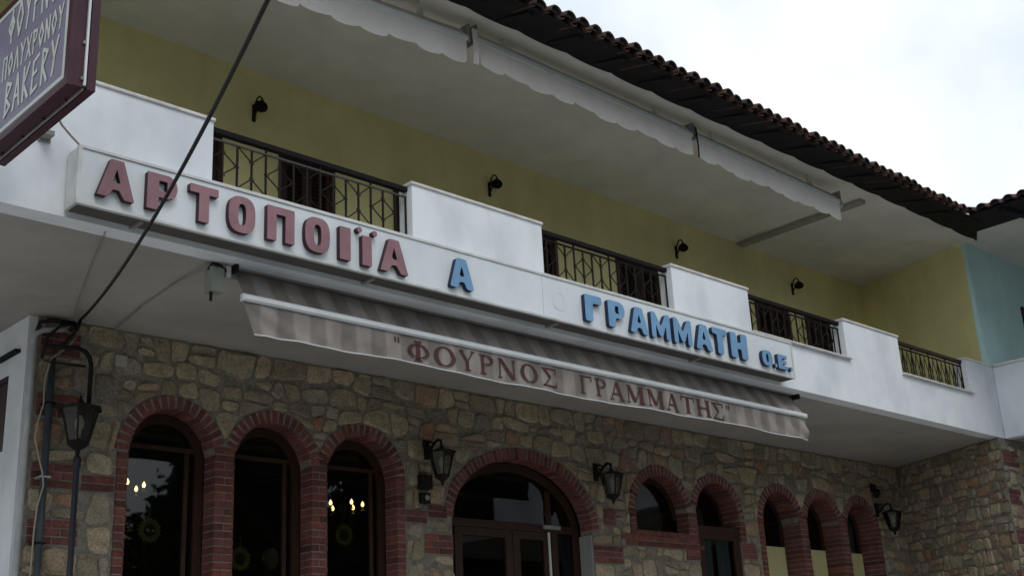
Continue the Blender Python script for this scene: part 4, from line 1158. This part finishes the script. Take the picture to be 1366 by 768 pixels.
m = MB(); t = .026; xa, xb = bx0-.001, bx0+.0015; a, b, c, d = by0+.05, by1-.05, bz0+.055, bz1-.05
m.box(xa, xb, a, a+t, c, d); m.box(xa, xb, b-t, b, c, d); m.box(xa, xb, a+t, b-t, c, c+t); m.box(xa, xb, a+t, b-t, d-t, d)
m.build('painted_border', M_PALE, BS)
# angular lettering; q = distance from the far (left) end, so text reads left to right
ST_ = {'Φ': [[(.5,0),(.5,1)],[(.5,.78),(.12,.45),(.5,.2),(.88,.5),(.5,.78)]], 'Ο': [[(.5,0),(.1,.5),(.5,1),(.9,.5),(.5,0)]], 'Υ': [[(.35,0),(.5,.5),(.1,1)],[(.5,.5),(.9,1)]],
 'Ρ': [[(.2,0),(.2,1)],[(.05,1),(.85,.9),(.7,.55),(.2,.45)]], 'Ν': [[(.12,0),(.12,1),(.85,0),(.85,1)]], 'Σ': [[(.85,1),(.12,1),(.55,.5),(.12,0),(.9,0)]], 'Π': [[(.15,0),(.15,1),(.85,1),(.85,0)]],
 'Λ': [[(.08,0),(.5,1),(.92,0)]], 'Χ': [[(.1,0),(.9,1)],[(.1,1),(.9,0)]], 'B': [[(.15,0),(.15,1),(.8,.85),(.2,.52),(.85,.2),(.15,0)]], 'A': [[(.05,0),(.45,1),(.9,0)],[(.2,.35),(.75,.35)]],
 'K': [[(.15,0),(.15,1)],[(.85,1),(.18,.5),(.85,0)]], 'E': [[(.85,1),(.2,.9),(.12,0),(.85,.08)],[(.18,.5),(.7,.55)]], 'R': [[(.15,0),(.2,1),(.8,.85),(.25,.5),(.85,0)]], 'Y': [[(.3,0),(.5,.5),(.1,1)],[(.5,.5),(.9,1)]]}
def blade_text(txt, q0, q1, z0, z1, wd):
    n = len(txt); cw = (q1-q0)/n
    for i, ch in enumerate(txt):
        m = MB(); k = 0
        for line in ST_[ch]:
            for (a, b), (c, d) in zip(line[:-1], line[1:]):
                k += 1
                P0 = Vector((q0+cw*(i+.06+a*.84), z0+(z1-z0)*b)); P1 = Vector((q0+cw*(i+.06+c*.84), z0+(z1-z0)*d))
                dr = (P1-P0).normalized(); nn_ = Vector((-dr.y, dr.x))*wd/2; P0 -= dr*wd*.3; P1 += dr*wd*.3
                x_ = bx0-.0005-.0006*k
                q4 = [P0+nn_, P0-nn_, P1-nn_, P1+nn_]
                m.add([(x_, by1-q.x, q.y) for q in q4], [(0,1,2,3)])
        m.build('painted_letter', M_PALE, BS)
blade_text('ΦΟΥΡΝΟΣ', .31, 1.17, 4.08, 4.33, .024)
blade_text('ΠΟΛΥΧΡΟΝΟΥ', .27, 1.16, 3.84, 3.995, .019)
blade_text('BAKERY', .35, 1.13, 3.56, 3.79, .025)
m = MB(); m.box(2.585, 2.625, by1-.02, 7.80, 3.50, 3.54); m.box(2.585, 2.625, by1-.02, 7.80, 4.25, 4.29); m.build('support_arm', M_MAROON, BS)
LUG = MB().box(3.09, 3.16, 7.70, 7.80, 3.95, 3.985); LUG.box(3.08, 3.17, 7.785, 7.80, 3.93, 4.0)
tag(LUG.build('wall_lug', M_GREYM), 'small rusty metal lug on the white parapet below the hanging sign', 'bracket')

# ------------------------------------------------------------------ upper wall lamps
def make_sconce(loc, label):
    t = lthing('wall_lamp', label, 'lamp', loc, group='gooseneck lamps on the ochre wall')
    MB().bbox(-.022, .022, -.025, 0, -.13, .09, b=.006).build('wall_plate', M_IRON, t)
    pts = [(0, -.02, .05), (0, -.045, .11), (.01, -.07, .165), (.02, -.10, .18), (.03, -.13, .15), (.035, -.135, .09)]
    MB().tube(pts, .012, 6).build('curved_arm', M_IRON, t, smooth=True)
    m = MB().lathe((0,0,0), [(.012, .05), (.02, .03), (.035, .0), (.082, -.065), (.086, -.085), (.078, -.08), (.03, -.005)], 14)
    R = Matrix.Translation((.035, -.135, .085)) @ Matrix.Rotation(math.radians(22), 4, 'Y') @ Matrix.Rotation(math.radians(-14), 4, 'X')
    m.v = [tuple(R @ Vector(v)) for v in m.v]; m.build('shade', M_IRON, t, smooth=True)
    m = MB().tube([(0, -.02, -.06), (.01, -.06, .0), (.02, -.10, .06)], .012, 5); m.build('stay', M_IRON, t)
    return t
L0 = make_sconce((6.185, 10, 6.03), 'black gooseneck lamp above the first railing, nearest the thick cable')
dup(L0, (9.545, 10, 6.05), 'black gooseneck lamp above the white pier between first and second railings')
dup(L0, (13.17, 10, 6.03), 'black gooseneck lamp just above the pier right of the second railing')
dup(L0, (16.08, 10, 6.05), 'black gooseneck lamp above the third railing, nearest the ochre side wall')
for o in S.objects:
    if o.name.startswith('wall_lamp'): o.scale = (.86, .86, .86)

# ------------------------------------------------------------------ lanterns
def lantern_parts(t, c, bracket=True):
    cx, cy, cz = c                                    # cz = underside of the roof plate
    hx = [(.165, 0), (.16, -.012), (.085, -.27)]
    MB().lathe(c, [(.19, .0), (.195, .014), (.15, .028), (.075, .052), (.03, .064), (.026, .085), (.012, .10), (.010, .125), (0, .13)], 6).build('lantern_roof', M_IRON, t)
    MB().lathe(c, [(.095, -.265), (.10, -.285), (.06, -.32), (.022, -.34), (.022, -.37), (0, -.40)], 6).build('lantern_base', M_IRON, t)
    for k in range(6):
        a = 2*PI*k/6; b = 2*PI*(k+1)/6
        p0 = Vector((cx+.16*math.cos(a), cy+.16*math.sin(a), cz)); p1 = Vector((cx+.088*math.cos(a), cy+.088*math.sin(a), cz-.27))
        MB().tube([p0, p1], .0085, 5).build('corner_bar', M_IRON, t)
        q0 = Vector((cx+.16*math.cos(b), cy+.16*math.sin(b), cz)); q1 = Vector((cx+.088*math.cos(b), cy+.088*math.sin(b), cz-.27))
        MB().add([p1, q1, q0, p0], [(0,1,2,3)]).build('glass_pane', M_LAMPG, t)
    MB().lathe((cx, cy, cz-.24), [(.022, 0), (.022, .07), (.038, .09), (.042, .14), (.02, .19), (0, .2)], 8).build('bulb', mat('unlit_bulb', (.6, .6, .56), .3), t, smooth=True)
def make_lantern(loc, label):
    t = lthing('wall_lantern', label, 'lantern', loc, group='black lanterns on the stone wall')
    lantern_parts(t, (0, -.30, 0))
    m = MB().bbox(-.045, .045, -.03, 0, -.03, .22, b=.012); m.lathe((0, -.03, .08), [(.05, -.01), (.05, .0), (.0, .02)], 8, axis='y'); m.build('wall_plate', M_IRON, t)
    MB().tube([(0, -.02, .04), (0, -.09, .07), (0, -.16, .15), (0, -.24, .18), (0, -.29, .16), (0, -.30, .11)], .019, 7).build('curved_arm', M_IRON, t, smooth=True)
    MB().tube([(0, -.02, .15), (0, -.09, .19), (0, -.15, .15), (0, -.12, .10), (0, -.08, .13)], .014, 6).build('scroll', M_IRON, t, smooth=True)
    return t
LN = make_lantern((8.40, 9.99, 2.585), 'black six sided lantern on the stone wall just left of the entrance arch')
dup(LN, (11.10, 9.99, 2.585), 'black six sided lantern between the entrance arch and the small arched window')
dup(LN, (17.66, 9.99, 2.57), 'black six sided lantern beside the inner corner, farthest right of all')
LP = thing('lamp_post', 'dark lantern on a slim pole in front of the stone wall at far left', 'lamp post', (4.38, 9.70, H_TER))
lantern_parts(LP, (4.38, 9.70, 2.545))
MB().lathe((4.38, 9.70, 0), [(.06, H_TER), (.06, .2), (.026, .3), (.024, 2.04), (.034, 2.07), (.034, 2.13), (.02, 2.16)], 10).build('pole', mat('navy_pole', (.02, .022, .035), .45), LP, smooth=True)
HP = MB().tube([(4.46, 9.72, 2.62), (4.46, 9.72, 2.95), (4.44, 9.72, 3.02), (4.40, 9.72, 3.065), (4.33, 9.72, 3.085), (4.06, 9.80, 3.08)], .021, 8)
HP.tube([(4.13, 9.8, 2.95), (4.42, 9.74, 2.94)], .010, 6)
tag(HP.build('pipe_hoop', M_IRON, smooth=True), 'dark bent pipe hoop around the top of the lamp post lantern', 'pipe')

for o in S.objects:
    if o.name.startswith('wall_lantern'): o.scale = (.87, .87, .87)
# ------------------------------------------------------------------ pipes and cables at the left corner
m = MB().tube([(4.03, 9.93, -.1), (4.03, 9.93, 3.16), (4.05, 9.93, 3.22), (4.11, 9.93, 3.26), (4.30, 9.93, 3.30)], .024, 8)
tag(m.build('white_conduit', M_PIPEW, smooth=True), 'slim white conduit running up the left corner of the stone wall', 'pipe')
m = MB().tube([(4.20, 9.91, -.1), (4.20, 9.91, 3.02)], .030, 10); 
DP = m.build('slate_downpipe', M_PIPEG, smooth=True); tag(DP, 'slate grey vertical pipe right of the white conduit', 'pipe')
for z in (1.45, 1.99, 2.62): MB().box(4.155, 4.245, 9.872, 9.995, z, z+.014).build('clip', M_PIPEW if z > 1.9 and z < 2.1 else M_IRON, DP)
m = MB().tube([(4.43,9.9,3.30),(4.32,9.88,3.14),(4.17,9.87,3.0),(4.13,9.87,2.8),(4.13,9.86,2.6),(4.09,9.86,2.42),(4.08,9.86,2.30),(4.12,9.86,2.16),(4.165,9.86,2.02),(4.18,9.86,1.92),(4.14,9.86,1.74),(4.13,9.86,1.55),(4.13,9.87,1.2),(4.13,9.87,.4)], .008, 6)
tag(m.build('loose_wire', M_WIRE, smooth=True), 'loose beige wire wandering down in front of the slate pipe', 'wire')
m = MB().tube([(4.33,9.92,3.29),(4.37,9.90,3.33),(4.41,9.9,3.36)], .02, 7); m.tube([(4.05,9.95,3.2),(4.08,9.93,3.33),(4.2,9.93,3.365),(4.38,9.93,3.37)], .02, 7)
m.tube([(4.12,9.95,3.02),(4.14,9.9,3.2),(4.25,9.9,3.32),(4.38,9.9,3.36)], .014, 6)
tag(m.build('cable_bundle', M_BLACK, smooth=True), 'dark cable bundle gathered where wall meets slab at left corner', 'cable')
P0, P1 = Vector((4.40, 9.86, 3.385)), Vector((2.661, 4.2, 3.127)); pts = []
ext = P1+(P1-P0)*.5
for i in range(41):
    t = i/40; p = P0.lerp(ext, t); u_ = t/.6667; p.z -= .72*u_*(1-u_); pts.append(p)
m = MB().tube(pts, .0125, 8); m.tube([(4.40,9.86,3.385),(4.38,9.86,3.30),(4.30,9.87,3.18),(4.18,9.88,3.06)], .016, 7)
tag(m.build('power_cable', M_BLACK, smooth=True), 'thick black cable hanging diagonally across the left end of the sign', 'cable')
m = MB().tube([(3.02,7.5,4.07),(3.12,7.60,4.06),(3.20,7.68,4.035),(3.28,7.72,4.0),(3.36,7.74,3.955),(3.45,7.75,3.92),(3.60,7.76,3.898)], .008, 6)
tag(m.build('sign_wire', M_WIRE, smooth=True), 'thin beige wire from the hanging sign to the top of the white sign board', 'wire')
m = MB().tube([(4.57,8.0,3.36),(4.60,8.5,3.398),(4.66,9.2,3.402),(4.78,9.97,3.39)], .007, 5)
tag(m.build('soffit_wire', M_WIRE), 'thin wire across the balcony soffit from the small box to the stone wall', 'wire')
m = MB().tube([(3.66,7.88,3.402),(3.86,8.5,3.402),(4.2,9.5,3.402),(4.36,9.9,3.39)], .005, 5)
tag(m.build('soffit_wire', M_WIRE), 'faint thin wire on the soffit near the foot of the thick black cable', 'wire')
tag(MB().bbox(4.80, 4.91, 9.965, 9.985, 3.06, 3.165, b=.004).build('wall_plate', mat('plate_cream', (.42, .42, .38), .6)), 'small square pale cover plate on the stone wall above the first arch', 'plate')
t = thing('wall_box', 'upper dark box on the stone wall left of the entrance arch', 'box', (8.33, 9.97, 2.2))
m = MB().bbox(8.26, 8.40, 9.88, 9.975, 2.23, 2.38, b=.01); m.build('casing', M_IRON, t)
MB().add([(8.24,9.86,2.385),(8.42,9.86,2.385),(8.42,9.975,2.42),(8.24,9.975,2.42)], [(0,1,2,3)]).build('lid', M_IRON, t)
t = thing('wall_box', 'lower dark box on the stone wall left of the entrance arch', 'box', (8.32, 9.97, 2.08))
MB().bbox(8.27, 8.38, 9.90, 9.975, 2.08, 2.19, b=.01).build('casing', M_IRON, t)
MB().lathe((8.325, 9.897, 2.135), [(.03, 0), (.028, -.01), (0, -.012)], 10, axis='y').build('knob', M_GREYM, t)
t = thing('small_spotlight', 'small dark spotlight high on the stone wall right of the last arch', 'lamp', (17.6, 9.97, 2.9))
MB().bbox(17.56, 17.66, 9.93, 9.975, 2.93, 3.05, b=.01).build('wall_plate', M_IRON, t)
m = MB().lathe((0,0,0), [(.05, -.08), (.055, .0), (.03, .05), (0, .06)], 10); R = Matrix.Translation((17.52, 9.85, 2.90)) @ Matrix.Rotation(math.radians(35), 4, 'X'); m.v = [tuple(R @ Vector(v)) for v in m.v]
m.build('lamp_head', M_IRON, t); MB().tube([(17.60,9.95,2.98),(17.54,9.88,2.93)], .012, 6).build('arm', M_IRON, t)

# ------------------------------------------------------------------ inside: chandeliers, sunflower ornaments, a person
def make_chandelier(loc, label):
    t = lthing('chandelier', label, 'chandelier', loc, group='lit chandeliers inside the bakery')
    MB().lathe((0,0,0), [(.012, .95), (.012, .12), (.04, .08), (.045, -.02), (.02, -.08), (0, -.11)], 10).build('stem', M_IRON, t)
    for k in range(6):
        a = 2*PI*(k+.35)/6; c, s_ = math.cos(a), math.sin(a)
        MB().tube([(.03*c,.03*s_,0),(.12*c,.12*s_,-.06),(.20*c,.20*s_,-.06),(.25*c,.25*s_,-.01)], .008, 5).build('arm', M_IRON, t, smooth=True)
        MB().lathe((.25*c,.25*s_,-.01), [(.03, 0), (.012, .012), (.012, .05)], 8).build('candle_cup', M_CREAM, t)
        MB().lathe((.25*c,.25*s_,.04), [(.010, 0), (.019, .018), (.018, .035), (0, .068)], 8).build('flame_bulb', M_BULB, t, smooth=True)
    return t
C0 = make_chandelier((6.0, 12.2, 2.37), 'lit candle chandelier seen through the leftmost arched window')
dup(C0, (8.90, 12.2, 2.37), 'lit candle chandelier seen through the third arched window')
def make_flower(loc, label):
    t = lthing('sunflower_ornament', label, 'ornament', loc, group='sunflower ornaments hung in the arched windows')
    MB().lathe((0,0,0), [(.055, .01), (.06, 0), (.05, -.012), (0, -.02)], 14, axis='y').build('seed_disc', M_SEED, t)
    me = MB().add([(.05,0,-.013),(.09,-.008,-.018),(.122,-.002,0),(.09,-.008,.018),(.05,0,.013),(.05,.003,0),(.122,.003,0)], [(0,1,2,3,4),(0,4,3,2,1)]).mesh('petal', M_PETAL)
    for k in range(18):
        o_ = link('petal', me, t); o_.rotation_euler = (0, 2*PI*k/18, 0); o_.location = (0, -.004*(k % 2), 0)
    MB().tube([(0,0,.06),(0,0,.22)], .002, 4).build('string', M_WIRE, t)
    return t
F0 = make_flower((5.37, 10.30, 1.68), 'sunflower ornament hanging in the leftmost arched window')
dup(F0, (6.32, 10.30, 1.465), 'sunflower ornament low in the second arched window')
dup(F0, (7.535, 10.30, 1.755), 'sunflower ornament hanging in the third arched window')

def person():
    t = thing('person', 'person in a dark shirt standing inside behind the second arched window', 'person', (7.08, 10.95, -.05))
    me = bpy.data.meshes.new('body')
    V = [(0,0,.92),(0,0,1.12),(0,0,1.34),(0,0,1.44),(0,0,1.50),
         (.17,0,1.40),(.21,.02,1.12),(.20,-.08,.88),(.19,-.14,.78), (-.17,0,1.40),(-.21,.02,1.12),(-.20,-.08,.88),(-.19,-.14,.78),
         (.09,0,.88),(.10,0,.48),(.10,.02,.08),(.10,-.12,.03), (-.09,0,.88),(-.10,0,.48),(-.10,.02,.08),(-.10,-.12,.03)]
    E_ = [(0,1),(1,2),(2,3),(3,4),(2,5),(5,6),(6,7),(7,8),(2,9),(9,10),(10,11),(11,12),(0,13),(13,14),(14,15),(15,16),(0,17),(17,18),(18,19),(19,20)]
    R_ = [.14,.14,.15,.065,.058,.062,.046,.034,.03,.062,.046,.034,.03,.09,.06,.042,.035,.09,.06,.042,.035]
    me.from_pydata([(a+7.08, b+10.98, c-.05) for a, b, c in V], E_, [])
    o = bpy.data.objects.new('body', me); COL.objects.link(o)
    md = o.modifiers.new('s', 'SKIN'); o.modifiers.new('u', 'SUBSURF').levels = 1
    for i, v in enumerate(me.skin_vertices[0].data): v.radius = (R_[i], R_[i]*.8); v.use_root = (i == 0)
    dg = bpy.context.evaluated_depsgraph_get(); m2 = bpy.data.meshes.new_from_object(o.evaluated_get(dg)); bpy.data.objects.remove(o)
    m2.materials.clear(); m2.materials.append(M_SHIRT); b_ = link('body', m2, t)
    # head: deformed sphere with brow, nose, chin and ears
    m = MB(); nu, nv = 20, 14; vs = []
    for j in range(nv+1):
        ph = PI*j/nv
        for i in range(nu):
            th = 2*PI*i/nu; x, y, z = math.sin(ph)*math.sin(th), -math.sin(ph)*math.cos(th), math.cos(ph)
            w_ = .077*(1-.18*max(0, -z)); yy = .098*y
            if y < -.5: 
                f = max(0, 1-abs(x)*3.2)
                yy -= .020*f*math.exp(-((z+.12)/.2)**2); yy += .008*math.exp(-((z-.12)/.10)**2)*math.exp(-((abs(x)-.38)/.2)**2); yy -= .006*f*math.exp(-((z+.5)/.08)**2)
            vs.append((7.08+w_*x, 10.95+yy, 1.575+.118*z))
    fs = [(j*nu+i, (j+1)*nu+i, (j+1)*nu+(i+1) % nu, j*nu+(i+1) % nu) for j in range(nv) for i in range(nu)]
    m.add(vs, fs)
    for s_ in (-1, 1): m.lathe((7.08+s_*.078, 10.965, 1.57), [(0, -.03), (.012, -.02), (.016, .01), (0, .03)], 6)
    m.build('head', M_SKIN, t, smooth=True)
    m = MB(); vs2 = [(7.08+(x-7.08)*1.06, 10.95+(y-10.95)*1.06+.008, 1.575+(z-1.575)*1.05+.004) for x, y, z in vs]
    keep = [f for f in fs if all((vs2[k][2]-1.575) > .045-(vs2[k][1]-10.95)*.9 for k in f)]
    m.add(vs2, keep); m.build('hair', mat('dark_hair', (.02, .015, .012), .7), t, smooth=True)
person()

# ------------------------------------------------------------------ across the street: trees mirrored in the glass
def make_tree():
    t = lthing('street_tree', 'tree', 'tree', (0,0,0), group='trees across the street')
    rr = random.Random(3); m = MB().tube([(0,0,0),(.1,.05,2),(-.05,.1,4),(.1,0,6.5),(.05,0,8.2)], [.22,.18,.14,.09,.03], 8)
    blobs = []
    for k in range(26):
        z = rr.uniform(2.6, 8.6); rad = 2.7*(1-((z-4.6)/5.0)**2)**.5*rr.uniform(.3, 1); a = rr.uniform(0, 2*PI)
        c = Vector((rad*math.cos(a), rad*math.sin(a), z)); blobs.append(c)
        m.tube([(0,0,z*.75), (c.x*.5, c.y*.5, z*.88), tuple(c)], [.07,.05,.015], 5)
    m.build('trunk', M_BARK, t)
    m = MB()
    for c in blobs:
        r0 = rr.uniform(.6, 1.1)
        for _ in range(170):
            d = Vector((rr.gauss(0,1), rr.gauss(0,1), rr.gauss(0,.8))); d = d.normalized()*r0*rr.uniform(.4, 1.1)
            p = c+d; u = Vector((rr.gauss(0,1), rr.gauss(0,1), rr.gauss(0,1))).normalized(); v = u.orthogonal().normalized(); s_ = rr.uniform(.06, .13)
            m.add([p-u*s_, p+v*s_*.6, p+u*s_, p-v*s_*.6], [(0,1,2,3)])
    m.build('crown', M_LEAF, t); return t
T0 = make_tree(); T0.location = (18.3, -15, H_ST); T0['label'] = 'broad leafy tree across the street, nearest opposite the first arched window'
for x, y, s_, lb in ((24.5, -15, 1.5, 'leafy tree opposite the entrance arch across the street'), (30.5, -15, 1.35, 'taller leafy tree opposite the small arched window across the street'),
                     (37, -15, 1.4, 'leafy tree opposite the three narrow arches across the street'), (11, -16, 1.2, 'lower leafy tree across the street left of the bakery sign'), (45, -15, 1.45, 'farthest leafy tree across the street towards the wing'),
                     (3, -14, 1.05, 'leafy tree across the street straight behind the viewer')):
    r = dup(T0, (x, y, H_ST), lb); r.scale = (s_, s_, s_); r.rotation_euler = (0, 0, x)

# unseen belt of tall trees, added and shaped to keep window reflections dark
rr = random.Random(9); m = MB()
def belt(x): return H_ST+10.3+.9*math.sin(x*.9)+.5*math.sin(x*2.3+1)-3.4*math.exp(-((x-18.6)/1.5)**2)-1.6*math.exp(-((x-27.5)/1.0)**2)+1.6*(x > 29.5)
for i in range(16000):
    x = rr.uniform(-8, 62); zt = belt(x)
    p = Vector((x, -18+rr.gauss(0, .8), zt-abs(rr.gauss(0, 2.4)))); u = Vector((rr.gauss(0,1), rr.gauss(0,1), rr.gauss(0,1))).normalized(); v = u.orthogonal().normalized(); q = rr.uniform(.15, .38)
    m.add([p-u*q, p+v*q*.6, p+u*q, p-v*q*.6], [(0,1,2,3)])
for k in range(70):
    x = -8+k; m.box(x, x+1, -18.6, -18.0, H_ST, belt(x+.5)-1.0)  # solid boxes added behind the leaves to block sky gaps
tag(m.build('added_tree_belt', M_LEAF, kind='stuff'), 'unseen dark tree belt added across the street to darken the window reflections', 'trees')
